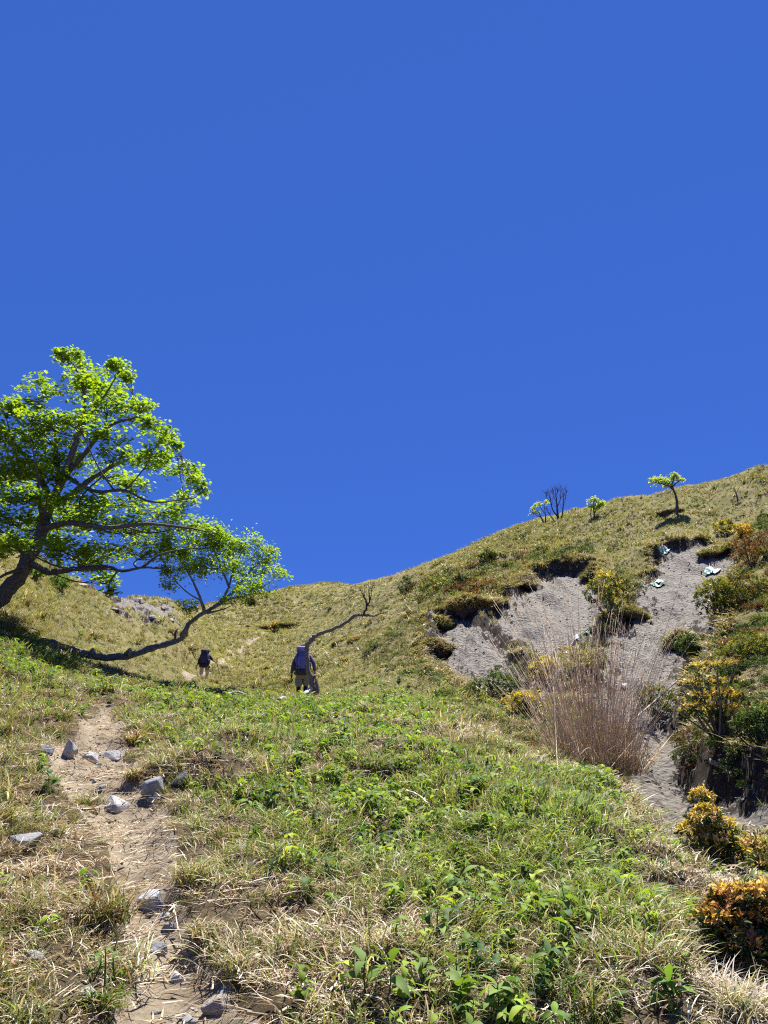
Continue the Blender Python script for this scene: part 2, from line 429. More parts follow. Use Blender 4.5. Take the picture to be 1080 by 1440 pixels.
def trail_mat():
    m, nt, p = new_mat('trodden_earth'); oc = objcoord(nt)
    a = ramp(nt, noise(nt, 5, 8, .7, oc), [(.25, (.13, .10, .068)), (.45, (.22, .178, .125)), (.6, (.30, .25, .18)), (.78, (.37, .32, .25))])
    b = ramp(nt, noise(nt, 60, 5, .75, oc), [(.3, (.72, .70, .68)), (.7, (1.2, 1.2, 1.2))])
    nt.links.new(mixc(nt, 1.0, a, b, 'MULTIPLY'), p.inputs['Base Color'])
    p.inputs['Roughness'].default_value = 0.95; p.inputs['Specular IOR Level'].default_value = 0.1
    bump(nt, p, noise(nt, 45, 8, .75, oc), 0.9, 0.02)
    return m
def scree_mat():
    m, nt, p = new_mat('grey_shale'); oc = objcoord(nt)
    mp = N(nt, 'ShaderNodeMapping'); mp.inputs['Scale'].default_value = (1.5, .5, .7); nt.links.new(oc, mp.inputs['Vector'])
    a = ramp(nt, noise(nt, .42, 10, .68, mp.outputs['Vector'], 1.2), [(.25, (.085, .08, .074)), (.38, (.15, .138, .122)), (.5, (.21, .188, .16)), (.6, (.165, .15, .134)), (.76, (.105, .10, .095))])
    b = ramp(nt, noise(nt, 4, 10, .82, oc, .8), [(.28, (.38, .38, .40)), (.44, (.85, .85, .85)), (.6, (1.1, 1.09, 1.07)), (.75, (1.5, 1.48, 1.45))])
    c = mixc(nt, 1.0, a, b, 'MULTIPLY')
    nt.links.new(c, p.inputs['Base Color'])
    p.inputs['Roughness'].default_value = 0.85; p.inputs['Specular IOR Level'].default_value = 0.25
    v = N(nt, 'ShaderNodeTexVoronoi'); v.inputs['Scale'].default_value = 9; nt.links.new(oc, v.inputs['Vector'])
    ad = N(nt, 'ShaderNodeMath'); ad.operation = 'ADD'
    nt.links.new(v.outputs['Distance'], ad.inputs[0]); nt.links.new(noise(nt, 11, 9, .75, oc), ad.inputs[1])
    bump(nt, p, ad.outputs[0], 1.0, 0.10)
    return m
def rim_mat():
    m, nt, p = new_mat('dark_root_earth'); oc = objcoord(nt)
    a = ramp(nt, noise(nt, 5, 8, .75, oc), [(.3, (.03, .023, .018)), (.5, (.062, .05, .038)), (.7, (.11, .095, .08))])
    nt.links.new(a, p.inputs['Base Color']); p.inputs['Roughness'].default_value = .95; p.inputs['Specular IOR Level'].default_value = .1
    bump(nt, p, noise(nt, 9, 9, .8, oc), 1.0, .12); return m
M_RIM = rim_mat()
M_SOIL, M_TRAIL, M_SCREE = soil_mat(), trail_mat(), scree_mat()

_grid_mesh('trail', trail_mask & ~scar_mask, M_TRAIL)
gzr, gzp = np.gradient(GZ, axis=1)/np.gradient(_GR, axis=1), np.gradient(GZ, axis=0)/(np.gradient(_GP, axis=0)*_GR)
steep = np.hypot(gzr, gzp) > .95+.25*fbm(GX, GY, .7, 3, 66)
rim_mask = scar_mask & steep & (scar_in < 1.1) | (~scar_mask & ~trail_mask & (np.abs(bank_d) < .45) & steep)
_grid_mesh('scree_slope', scar_mask & ~rim_mask, M_SCREE)
_grid_mesh('earth_bank', rim_mask, M_RIM)
_grid_mesh('hillside', ~(trail_mask | scar_mask | rim_mask), M_SOIL)

def outer_ground():
    """the same hill carried on beyond the surveyed sector: to the sides, under and behind the camera"""
    bl = 0.35
    ph = np.concatenate([np.linspace(PH_MAX, 2*math.pi+PH_MIN, 80)])
    r = np.exp(np.linspace(math.log(1.9), math.log(230), 120))
    Pp, R = np.meshgrid(ph, r, indexing='ij'); X = np.sin(Pp)*R; Y = np.cos(Pp)*R
    edge = np.where(Pp < math.pi, PH_MAX, PH_MIN)
    ze = _look(GZ, np.sin(edge)*R, np.cos(edge)*R)
    zb = np.where(Y > 0, .30, .35)*Y*np.exp(-np.abs(Y)/220) + fbm(X, Y, 9, 3, 3)*.5*sstep(3, 12, R)
    off = np.minimum(np.abs(Pp-PH_MAX), np.abs(Pp-2*math.pi-PH_MIN))
    w = sstep(0.15, 1.2, off)
    Z = ze*(1-w) + zb*w
    n, k = X.shape
    i, j = np.meshgrid(np.arange(n-1), np.arange(k-1), indexing='ij'); a = (i*k+j).ravel()
    F = np.stack([a, a+k, a+k+1, a+1], 1)
    V = np.stack([X, Y, Z], -1).reshape(-1, 3)
    mb = MB(); mb.add(V, F)
    # the small disc under the feet
    php = np.linspace(0, 2*math.pi, 121)[:-1]; rr = 1.9
    ring = np.stack([np.sin(php)*rr, np.cos(php)*rr], 1)
    zr = np.where((php <= PH_MAX) | (php >= 2*math.pi+PH_MIN), _look(GZ, ring[:, 0], ring[:, 1]), np.interp(php, ph, Z[:, 0]))
    Vd = np.vstack([np.column_stack([ring, zr]), [[0, 0, 0.0]]])
    Fd = np.array([[q, (q+1) % 120, 120] for q in range(120)])
    mb.add(Vd, Fd[:, ::-1])
    tag(mb.build('ground', M_SOIL, smooth=True), kind='structure')
outer_ground()
# ------------------------------------------------------------------ grass, straw and low herbs (uncountable: stuff)
M_GRASS = leaf_mat('grass_blades', trans=0.34, rough=0.5, spec=0.4, trans_tint=(1.05, 1.1, .6))
M_STRAW = leaf_mat('straw_blades', trans=0.18, rough=0.6, spec=0.3, trans_tint=(1.1, 1.0, .75))
M_HERB = leaf_mat('herb_leaves', trans=0.38, rough=0.6, spec=0.18, trans_tint=(1.15, 1.25, .4))

PAL = {
 'green': np.array([(.155, .205, .032), (.11, .165, .025), (.20, .23, .05), (.125, .18, .033), (.22, .22, .06)]),
 'fresh': np.array([(.235, .325, .035), (.185, .28, .030), (.30, .37, .05), (.14, .235, .035)]),
 'olive': np.array([(.19, .165, .055), (.145, .135, .042), (.24, .20, .075), (.165, .17, .05)]),
 'straw': np.array([(.43, .34, .20), (.36, .28, .17), (.52, .43, .29), (.29, .21, .12), (.47, .36, .25)]),
 'pale':  np.array([(.55, .49, .40), (.47, .42, .33), (.40, .33, .26), (.60, .54, .45)]),
 'brown': np.array([(.23, .13, .055), (.29, .17, .075), (.17, .095, .05), (.31, .21, .11)]),
 'grey':  np.array([(.20, .215, .11), (.16, .18, .085), (.27, .27, .16)]),
}

def proto_tuft(nb, L, w, segs, a0=(8, 40), a1=(50, 115), disc=.05, fan=1.0, lean=0.0, seed=0):
    """one tuft of arching blades: vertices, faces, blade number of each vertex"""
    g = np.random.default_rng(seed); V = []; F3 = []; F4 = []; B = []; n = 0
    for b in range(nb):
        az = g.uniform(0, 2*np.pi); h = np.array([math.cos(az), math.sin(az), 0])*fan
        h[1] -= lean
        base = np.array([*(g.normal(0, disc, 2)), 0.0])
        A = np.radians(np.linspace(g.uniform(*a0), g.uniform(*a1), segs+1)); l = L*g.uniform(.5, 1.15)/segs
        hn = h/(np.linalg.norm(h)+1e-6)
        side = np.array([-hn[1], hn[0], 0]); side = side*math.cos(.5*g.normal()) + np.array([0, 0, 1])*.4*g.normal()
        side /= np.linalg.norm(side); p = base.copy(); ww = w*g.uniform(.6, 1.3)
        tw = g.normal(0, .5)
        for s in range(segs+1):
            k = s/segs
            if s == segs: V.append(p); B.append(b)
            else:
                q = side*ww*0.5*(1-k**2*.8)
                V += [p-q, p+q]; B += [b, b]
            p = p + l*(hn*math.sin(A[s]) + np.array([0, 0, 1])*math.cos(A[s])) + side*l*.12*tw*s
        for s in range(segs-1):
            a = n+2*s; F4.append((a, a+1, a+3, a+2))
        F3.append((n+2*segs-2, n+2*segs-1, n+2*segs)); n += 2*segs+1
    return np.array(V), [np.array(F4).reshape(-1, 4), np.array(F3)], np.array(B), nb

def leaf_arr(L, W, bend=0.5, fold=.25, segs=4, shape='lance'):
    """a leaf lying along +X from the origin, slightly folded and arched: (v, f4, f3)"""
    V = [(0, 0, 0)]; x = 0; z = 0; a = 0
    prof = {'lance': [.0, .72, 1.0, .72, .0], 'ovate': [.0, .95, .95, .55, .0], 'round': [.0, .95, 1.05, .85, .0]}[shape]
    st = np.linspace(0, 1, segs+1)
    for k in range(1, segs+1):
        a = -bend*st[k]; x += L/segs*math.cos(a); z += L/segs*math.sin(a)
        hw = W/2*np.interp(st[k], np.linspace(0, 1, 5), prof)
        if k < segs: V += [(x, -hw, z+hw*fold), (x, 0, z), (x, hw, z+hw*fold)]
        else: V += [(x, 0, z)]
    F4 = []; F3 = [(0, 1, 2), (0, 2, 3)]
    for k in range(segs-2):
        a = 1+3*k; F4 += [(a, a+3, a+4, a+1), (a+1, a+4, a+5, a+2)]
    e = len(V)-1; a = 1+3*(segs-2); F3 += [(a, e, a+1), (a+1, e, a+2)]
    return np.array(V, float), np.array(F4).reshape(-1, 4), np.array(F3)

def rot_zyx(yaw, pitch, roll=0.0):
    cy, sy, cp, sp, cr, sr = math.cos(yaw), math.sin(yaw), math.cos(pitch), math.sin(pitch), math.cos(roll), math.sin(roll)
    Rz = np.array([[cy, -sy, 0], [sy, cy, 0], [0, 0, 1]]); Ry = np.array([[cp, 0, -sp], [0, 1, 0], [sp, 0, cp]])
    Rx = np.array([[1, 0, 0], [0, cr, -sr], [0, sr, cr]])
    return Rz@Ry@Rx

def proto_herb(h, leafL, leafW, pairs, seed, shape='lance', upright=(0, 55)):
    g = np.random.default_rng(seed); V = []; F3 = []; F4 = []; B = []; n = 0; b = 0
    lean = g.normal(0, .12, 2)
    for k in range(pairs):
        for s in range(2 if k < pairs-1 else 3):
            z = h*(k+.5)/pairs; yaw = k*1.3 + s*math.pi*(1 if k < pairs-1 else .667) + g.normal(0, .35)
            v, f4, f3 = leaf_arr(leafL*g.uniform(.7, 1.15)*(1-.25*abs(k/pairs-.55)), leafW*g.uniform(.8, 1.15), g.uniform(.8, 2.0), g.uniform(.1, .5), 4, shape)
            v = v@rot_zyx(yaw, math.radians(g.uniform(*upright)), g.normal(0, .4)).T + np.array([lean[0]*z, lean[1]*z, z])
            V.append(v); F4.append(f4+n); F3.append(f3+n); B.append(np.full(len(v), b)); n += len(v); b += 1
    return np.concatenate(V), [np.concatenate(F4), np.concatenate(F3)], np.concatenate(B), b

def scatter(MBx, proto, P, yaw, sc, cols, tilt=None):
    """copies of a proto at points P (n,3); cols (n, blades, 3)"""
    V, Fs, B, nb = proto; n = len(P)
    if n == 0: return
    c, s = np.cos(yaw)[:, None], np.sin(yaw)[:, None]
    x = (V[None, :, 0]*c - V[None, :, 1]*s)*sc[:, None]; y = (V[None, :, 0]*s + V[None, :, 1]*c)*sc[:, None]
    z = V[None, :, 2]*sc[:, None]
    if tilt is not None:                          # lean with the slope and downhill
        x = x + z*tilt[:, None, 0]; y = y + z*tilt[:, None, 1]
    W = np.stack([x, y, z], -1) + P[:, None, :]
    off = (np.arange(n)*len(V))[:, None, None]
    MBx.add(W.reshape(-1, 3), [(f[None]+off).reshape(-1, f.shape[1]) for f in Fs if len(f)], cols[:, B].reshape(-1, 3))

def pick(pal, shape, jit=.16):
    p = PAL[pal]; c = p[rng.integers(0, len(p), shape)]
    return c*(1+rng.normal(0, jit, (*shape, 1))).clip(.5, 1.6)

def mixed_cols(n, nb, fr):
    """colour of every blade: fr maps palette -> share per tuft (n,)"""
    u = rng.random((n, nb)); out = np.zeros((n, nb, 3)); acc = np.zeros(n)
    tot = sum(fr.values()) + 1e-9
    for k, f in fr.items():
        lo = (acc/tot)[:, None]; acc = acc + f; hi = (acc/tot)[:, None]
        out = np.where(((u >= lo) & (u < hi))[..., None], pick(k, (n, nb)), out)
    return out*(1+rng.normal(0, .12, (n, 1, 1))).clip(.6, 1.5)

def blob(px, py, items):
    s = 0
    for (x, y, rx, ry, w) in items: s = s + w*np.exp(-(((px-x)/rx)**2+((py-y)/ry)**2))
    return s

def grid_mask(G, x, y): return _look(G, x, y)
_pd = path_d.astype(float); _sd = scar_in.astype(float)

# bearing/range samples, thinned to a density per square metre that falls with range
def samples(r0, r1, dens, ph0=-.86, ph1=.86):
    area = .5*(r1*r1-r0*r0)*(ph1-ph0); n = int(area*dens)
    ph = rng.uniform(ph0, ph1, n); r = np.sqrt(rng.uniform(r0*r0, r1*r1, n))
    x, y = np.sin(ph)*r, np.cos(ph)*r; z = H(x, y)
    px, py = project(x, y, z)
    inside = (px > -140) & (px < 1220) & (py < 1560)
    ok = (py > 500) & (inside | (rng.random(n) < .40))
    x, y, z, r, px, py = [a[ok] for a in (x, y, z, r, px, py)]
    pd = grid_mask(_pd, x, y); sd = grid_mask(_sd, x, y)
    return dict(x=x, y=y, z=z, r=r, px=px, py=py, pd=pd, sd=sd)
def sel(S, m): return {k: v[m] for k, v in S.items()}

def slope_tilt(S, k=.55):
    e = .3*np.maximum(S['r']/8, .5)
    gx = (H(S['x']+e, S['y'])-H(S['x']-e, S['y']))/(2*e); gy = (H(S['x'], S['y']+e)-H(S['x'], S['y']-e))/(2*e)
    return np.stack([-gx, -gy], 1).clip(-1.2, 1.2)*k + rng.normal(0, .10, (len(gx), 2))

def zones(S):
    px, py = S['px'], S['py']; x, y = S['x'], S['y']
    fresh = blob(px, py, [(640, 1190, 230, 130, 1.1), (470, 1080, 200, 70, .6), (860, 1250, 130, 90, 1.0), (715, 1030, 110, 26, -.7), (400, 1010, 300, 25, .5), (430, 968, 230, 26, .55), (280, 975, 120, 14, .4), (40, 930, 90, 30, .8), (380, 1130, 60, 40, .5), (820, 1110, 80, 30, .9), (700, 1400, 200, 60, .5), (60, 1330, 60, 40, .5)])
    fresh = np.maximum(fresh, 0)
    dry = blob(px, py, [(80, 1250, 170, 140, .9), (300, 1350, 150, 90, .8), (480, 1400, 160, 60, .6), (980, 1350, 140, 110, 1.3), (960, 1200, 90, 60, .8), (560, 1330, 200, 60, .5), (340, 1080, 90, 22, 1.2), (690, 1030, 80, 16, 1.3), (770, 1070, 60, 15, 1.2), (860, 1110, 60, 14, .9), (1040, 1400, 120, 60, .8)])
    brown = blob(px, py, [(110, 1240, 120, 80, .9), (300, 960, 120, 20, .8), (130, 860, 80, 30, .7), (80, 1010, 90, 25, .5), (600, 870, 60, 40, .6), (720, 800, 80, 30, .4)])
    patch = fbm(x, y, 1.5*np.maximum(S['r']/10, .5), 3, 51); patch2 = fbm(x, y, .8*np.maximum(S['r']/10, .5), 3, 57)
    far = sstep(10, 26, S['r'])
    mot = 1.6*fbm(x, y, 9, 5, 61, .65)*far; brown = (brown + .9*np.maximum(mot, 0)); dry = dry + .5*np.maximum(-mot, 0)
    return fresh, dry, brown, patch, patch2, far

M_G, M_S, M_H = MB(), MB(), MB()
SPEC = [   # range, tufts per m2, (blades, blade length, width, segments)
 (2.0, 5.2, 420, (15, .125, .0050, 4)),
 (5.2, 9.0, 300, (12, .125, .0070, 3)),
 (9.0, 15., 170, (10, .145, .0115, 3)),
 (15., 26., 85, (9, .18, .020, 3)),
 (26., 46., 52., (9, .22, .034, 2)),
 (46., 80., 24., (8, .30, .058, 2)),
 (80., 135, 8., (8, .42, .10, 2)),
]
for r0, r1, dens, (nb, L, w, sg) in SPEC:
    S = samples(r0, r1, dens)
    edge = rng.normal(0, .15, len(S['x']))
    S = sel(S, (S['pd'] > 1.0+edge) & (S['sd'] < -.02+edge*np.where(S['r'] > 16, 1.8, .6)))
    fresh, dry, brown, patch, patch2, far = zones(S)
    n = len(S['x'])
    clump = sstep(-.30, .25, patch2)                      # bare gaps between clumps
    keep = rng.random(n) < (.68+.32*clump)
    S = sel(S, keep); fresh, dry, brown, patch, patch2, far = [a[keep] for a in (fresh, dry, brown, patch, patch2, far)]
    n = len(S['x'])
    P = np.stack([S['x'], S['y'], S['z']-.01], 1); tilt = slope_tilt(S)
    kind = rng.random(n)
    g_w = .50 + .75*fresh + .55*patch - .35*dry
    straw_p = np.clip(.42 - .22*fresh + .36*dry - .40*patch + .05*brown, .10, .88)*(1-.55*far)
    is_straw = kind < straw_p
    for grp, mbx in ((~is_straw, M_G), (is_straw, M_S)):
        for v in range(3):
            m = grp & (rng.integers(0, 3, n) == v)
            Q = sel(S, m); k = len(Q['x'])
            if k == 0: continue
            mt = (1.06+.60*fbm(Q['x'], Q['y'], 6, 5, 62, .65)*sstep(10, 26, Q['r'])).clip(.6, 1.5)[:, None, None]
            tr = np.where(Q['r'] < 12, np.clip((Q['pd']-1)*.8+.42, .42, 1), 1)
            if mbx is M_G:
                pr = proto_tuft(nb, L, w, sg, (4, 55), (50, 130), .05*L/.17, seed=v+int(r0*10))
                cols = mixed_cols(k, nb, {'green': .55*np.ones(k)+.2*fresh[m], 'fresh': (.75*fresh[m]+.25*patch[m]).clip(0.08, 2), 'olive': .50+1.5*far[m]+.5*brown[m], 'straw': .22+.5*dry[m]+.25*far[m], 'brown': .10+.5*brown[m], 'grey': .15+.6*far[m]*(patch2[m] < 0)})
                scl = rng.uniform(.6, 1.25, k)*(1+.5*np.clip(patch2[m], -.6, .8))*(1-.25*far[m])
            else:
                pr = proto_tuft(nb, L*1.05, w*.9, sg, (25, 85), (70, 125), .05*L/.17, seed=v+int(r0*10)+50)
                cols = mixed_cols(k, nb, {'straw': np.ones(k), 'pale': .45+.9*dry[m]*(Q['px'] > 600)+.2*(patch[m] < -.2), 'brown': .28+.8*brown[m], 'olive': .15+.8*far[m]})
                scl = rng.uniform(.55, 1.15, k)*(1-.25*far[m])
            scatter(mbx, pr, P[m], rng.uniform(0, 6.28, k), scl*tr, (cols*(1-.55*far[m])[:, None, None] + cols.mean(1, keepdims=True)*(.55*far[m])[:, None, None]*1.12)*mt, tilt[m])

# fuller tussocks standing out of the sward
for r0, r1, dens, nb, L, w in ((2.1, 5.5, 9, 60, .17, .0055), (5.5, 10, 6, 46, .18, .008), (10, 18, 3.2, 34, .21, .013), (18, 32, 1.2, 26, .30, .026), (32, 60, .35, 22, .45, .05)):
    S = samples(r0, r1, dens); S = sel(S, (S['pd'] > 1.08) & (S['sd'] < -.15)); fresh, dry, brown, patch, patch2, far = zones(S); n = len(S['x'])
    keep = rng.random(n) < np.clip(.75 - .45*fresh + .3*brown, .1, 1); S = sel(S, keep); fresh, dry, brown = fresh[keep], dry[keep], brown[keep]; far = far[keep]; n = len(S['x'])
    tilt = slope_tilt(S, .5)
    for v in range(5):
        m = rng.integers(0, 5, n) == v; k = int(m.sum())
        if not k: continue
        pr = proto_tuft(nb, L, w, 5 if r0 < 10 else 3, (3, 60), (60, 150), L*.28, lean=.15, seed=500+v+int(r0))
        cols = mixed_cols(k, nb, {'green': .5+.4*fresh[m], 'olive': .8+.6*far[m], 'fresh': .1+.5*fresh[m], 'straw': .40+.6*dry[m], 'brown': .25+.7*brown[m], 'pale': .1+.5*dry[m]})
        scatter(M_G, pr, np.stack([S['x'][m], S['y'][m], S['z'][m]], 1), rng.uniform(0, 6.28, k), rng.uniform(.6, 1.25, k), cols, tilt[m])

# broad leaved herbs between the grass: thick on the fresh lawn, few elsewhere
for r0, r1, dens, big in ((2.2, 5.2, 190, .74), (5.2, 9, 190, .78), (9, 16, 110, .95), (16, 24, 20, 1.2)):
    S = samples(r0, r1, dens); S = sel(S, (S['pd'] > 1.15) & (S['sd'] < -.25))
    fresh, dry, brown, patch, patch2, far = zones(S); n = len(S['x'])
    hp = fbm(S['x'], S['y'], .9, 3, 77)
    keep = rng.random(n) < np.clip(.06 + .80*fresh + .45*hp - .25*dry - .2*brown, 0.02, 1)
    S = sel(S, keep); fr = fresh[keep]; n = len(S['x'])
    P = np.stack([S['x'], S['y'], S['z']-.005], 1); tilt = slope_tilt(S, .35)
    for v in range(5):
        m = rng.integers(0, 5, n) == v; k = int(m.sum())
        pr = proto_herb(.11+.02*v, .085+.008*v, .030+.004*v, 3+v % 2, 900+v, ('lance', 'ovate', 'lance', 'ovate', 'lance')[v])
        base = PAL['fresh'][rng.integers(0, 4, k)][:, None, :]*rng.uniform(.62, 1.12, (k, 1, 1))
        dk = rng.random(k) < .28
        base = np.where(dk[:, None, None], np.array([.06, .12, .035])*rng.uniform(.8, 1.2, (k, 1, 1)), base)
        cols = base*(1+rng.normal(0, .10, (k, pr[3], 1)))
        scatter(M_H, pr, P[m], rng.uniform(0, 6.28, k), rng.uniform(.6, 1.25, k)*big*.8, cols, tilt[m])

# straw litter lying flat, also strewn over the path
S = samples(2.0, 13., 300); nearp = (S['pd'] < 1.5)
keep = (S['sd'] < .1) & (rng.random(len(S['x'])) < np.where(nearp, .75, .30)*np.where(S['y'] > 7, .6, 1))
S = sel(S, keep); n = len(S['x'])
for v in range(4):
    m = rng.integers(0, 4, n) == v; k = int(m.sum())
    pr = proto_tuft(6, .13, .0055, 2, (74, 92), (84, 96), .05, seed=300+v)
    onp = S['pd'][m] < 1.0
    scatter(M_S, pr, np.stack([S['x'][m], S['y'][m], S['z'][m]+np.where(onp, .004, .012)], 1), rng.uniform(0, 6.28, k), rng.uniform(.5, 1.2, k), mixed_cols(k, 6, {'straw': np.ones(k), 'pale': np.full(k, .6), 'brown': np.full(k, .18)}), slope_tilt(sel(S, m), .9))

def stuff(mb, name, mat, label):
    o = mb.build(name, mat); return tag(o, label, kind='stuff')
stuff(M_G, 'grass', M_GRASS, 'green and olive grass covering the hillside')
stuff(M_S, 'dry_grass', M_STRAW, 'dry straw coloured grass lying between the green tufts')
stuff(M_H, 'undergrowth', M_HERB, 'low broad leaved herbs growing through the grass')
# ------------------------------------------------------------------ scrub of the gully sides (uncountable) and turf hanging over the slips
M_LEAF = leaf_mat('shrub_leaves', trans=0.28, rough=0.6, spec=0.15, trans_tint=(1.1, 1.15, .5))
M_BARK = vcol_mat('bark', rough=0.9, spec=0.15, bump_scale=28, bump_strength=0.9, bump_dist=0.02, vary=.45)
M_DEADWOOD = vcol_mat('weathered_wood', rough=0.85, spec=0.15, bump_scale=40, bump_strength=0.7, bump_dist=0.01, vary=.4)
SP = {
 'dark': [(.055, .09, .026), (.075, .11, .034), (.048, .075, .025)],
 'mid': [(.12, .17, .04), (.15, .19, .05), (.10, .14, .035)],
 'yellowgreen': [(.26, .25, .035), (.20, .22, .04), (.30, .26, .05)],
 'yellow': [(.60, .45, .06), (.50, .40, .07), (.64, .50, .12)],
 'gold': [(.68, .44, .10), (.58, .34, .07), (.72, .52, .17)],
 'orange': [(.42, .19, .07), (.34, .15, .06), (.46, .26, .11)],
 'red': [(.48, .075, .05), (.40, .06, .05), (.52, .12, .08)],
 'peach': [(.70, .46, .24), (.62, .38, .16), (.68, .54, .28)],
 'rust': [(.20, .095, .045), (.16, .085, .045), (.24, .13, .06)],
 'grey': [(.22, .22, .12), (.28, .25, .16), (.18, .19, .10)],
 'bright': [(.15, .27, .03), (.12, .22, .03), (.20, .30, .05)],
 'maple': [(.19, .29, .025), (.23, .33, .032), (.155, .255, .025), (.27, .35, .04)],
 'twig': [(.20, .155, .12), (.25, .20, .16), (.15, .115, .09)],
}
def scol(name, n, j=.14):
    p = np.array(SP[name]); return p[rng.integers(0, len(p), n)]*(1+rng.normal(0, j, (n, 1))).clip(.55, 1.6)

def diamonds(P, D, U, L, W, fold=.18):
    """folded pointed leaves at P along D, U the leaf's upper side: (n*4 verts, n*2 tris)"""
    S = np.cross(D, U); S /= np.linalg.norm(S, axis=1)[:, None]+1e-9; U2 = np.cross(S, D)
    L = np.asarray(L)[:, None]; W = np.asarray(W)[:, None]
    m = P + D*L*.45 + U2*L*.05
    V = np.stack([P, m-S*W*.5+U2*W*fold, P+D*L-U2*L*.10, m+S*W*.5+U2*W*fold], 1)
    o = (np.arange(len(P))*4)[:, None]
    F = np.concatenate([o+np.array([0, 1, 2]), o+np.array([0, 2, 3])])
    return V.reshape(-1, 3), F

def unit(v): return v/(np.linalg.norm(v, axis=-1, keepdims=True)+1e-9)

def rosettes(mb, C, A, nl, L, W, cols, spread=(25, 75)):
    """leaf rosettes at C (n,3) with axis A (n,3); cols (n,3)"""
    n = len(C); k = nl
    A = unit(A); R = unit(np.cross(A, np.array([.3, .2, .93]))+1e-4); T = np.cross(A, R)
    th = rng.uniform(0, 2*np.pi, (n, k)); sp = np.radians(rng.uniform(*spread, (n, k)))
    D = A[:, None]*np.cos(sp)[..., None] + (R[:, None]*np.cos(th)[..., None] + T[:, None]*np.sin(th)[..., None])*np.sin(sp)[..., None]
    U = unit(A[:, None]*1.0 - D*np.cos(sp)[..., None] + rng.normal(0, .25, D.shape))
    P = np.repeat(C[:, None], k, 1) + rng.normal(0, L*.22, D.shape)
    l = L*rng.uniform(.6, 1.15, n*k)
    V, F = diamonds(P.reshape(-1, 3), unit(D.reshape(-1, 3)), U.reshape(-1, 3), l, l*W/L*rng.uniform(.8, 1.2, n*k))
    c = np.repeat(cols, k, 0)*(1+rng.normal(0, .10, (n*k, 1))).clip(.6, 1.4)
    mb.add(V, F, np.repeat(c, 4, 0))

def scrub_at(mb, tw, P, rad_, hgt, cols, leafL, nc=26, nl=7):
    """many little dome shaped bushlets at once"""
    n = len(P); u = rng.normal(size=(n, nc, 3)); u = unit(u); u[..., 2] = np.abs(u[..., 2])
    rr = rng.uniform(.55, 1.0, (n, nc, 1))
    C = P[:, None] + u*rr*np.stack([rad_, rad_, hgt], -1)[:, None]
    col = cols[:, None]*(1+rng.normal(0, .18, (n, nc, 1))).clip(.5, 1.6)
    for q in range(0, n, 400):
        s = slice(q, q+400)
        rosettes(mb, C[s].reshape(-1, 3), (u[s]+np.array([0, 0, .6])).reshape(-1, 3), nl, leafL, leafL*.42, col[s].reshape(-1, 3))

M_SCRUB, M_TURF = MB(), MB()
def in_px(S, poly):
    P = np.array(poly, float); return poly_dist(S['px'], S['py'], P) > 0
BANK_PX = [(958, 1065), (950, 985), (964, 930), (1002, 855), (1032, 800), (1048, 745), (1090, 730), (1900, 640), (1900, 1110), (1085, 1100), (1010, 1092)]
SIDE_PX = [(505, 925), (540, 870), (570, 838), (640, 842), (640, 880), (615, 905), (640, 948), (690, 962), (745, 960), (770, 1000), (800, 1060), (740, 1045), (690, 1020), (640, 1000), (570, 950)]
UP_PX = [(560, 840), (640, 800), (760, 775), (830, 770), (830, 800), (730, 812), (690, 850), (610, 850)]
RAISE_PX = [(835, 805), (895, 800), (905, 840), (870, 880), (838, 915), (815, 930), (835, 860)]
def plant_scrub(poly, r0, r1, dens, pals, wts, size, leafL, hfac=.8, nc=26, sdmax=-.02):
    S = samples(r0, r1, dens, -.1, .86); S = sel(S, in_px(S, poly) & (S['sd'] < sdmax)); n = len(S['x'])
    if n == 0: return
    pn = fbm(S['x'], S['y'], 2.0, 2, 91)+rng.normal(0, .25, n)
    order = np.argsort(np.argsort(pn))/n; cum = np.cumsum(wts)/np.sum(wts); ki = np.searchsorted(cum, order).clip(0, len(pals)-1)
    cols = np.zeros((n, 3))
    for i, p in enumerate(pals):
        m = ki == i; cols[m] = scol(p, int(m.sum()))
    f = (S['r']/13)**.35
    R = rng.uniform(.55, 1.25, n)*size*f
    scrub_at(M_SCRUB, None, np.stack([S['x'], S['y'], S['z']], 1), R, R*hfac*rng.uniform(.6, 1.3, n), cols, leafL, nc)
plant_scrub(BANK_PX, 9, 17, 17, ['dark', 'grey', 'mid', 'yellowgreen', 'rust', 'grey', 'dark'], [1.2, 1.6, 1.4, .8, .5, 1.2, .6], .15, .036, nc=56)
plant_scrub(BANK_PX, 17, 45, 4.8, ['dark', 'mid', 'rust', 'yellowgreen', 'rust', 'grey', 'mid'], [1.0, 1.1, 1.5, .8, 1.2, .9, .6], .24, .065, nc=52)
EDGE_PX = [(930, 1005), (948, 1062), (995, 1104), (1095, 1118), (1600, 1150), (1600, 1040), (1085, 1050), (1000, 1048), (965, 1005)]
_bd0 = bank_d.astype(float)
_S0 = samples
def samples(*a, **k):
    S = _S0(*a, **k); return sel(S, grid_mask(_bd0, S['x'], S['y']) > -.12)
plant_scrub(EDGE_PX, 8, 17, 13, ['dark', 'grey', 'dark', 'rust', 'mid'], [1.5, .8, 1.2, .6, .4], .19, .034, nc=56, sdmax=1.2)
samples = _S0
plant_scrub(SIDE_PX, 10, 40, 4.5, ['grey', 'dark', 'grey', 'mid', 'grey', 'mid'], [1.2, .7, 1.5, .7, 1, .4], .18, .05, nc=44)
plant_scrub([(610, 975), (690, 980), (770, 1025), (792, 1068), (745, 1048), (690, 1018), (630, 992)], 9, 24, 9, ['grey', 'dark', 'grey', 'mid', 'twig'], [1.4, 1, 1, .7, .6], .15, .036, nc=44)
plant_scrub(UP_PX, 30, 70, .8, ['dark', 'grey', 'mid', 'rust'], [1, 1.4, .7, .6], .38, .16, nc=20)
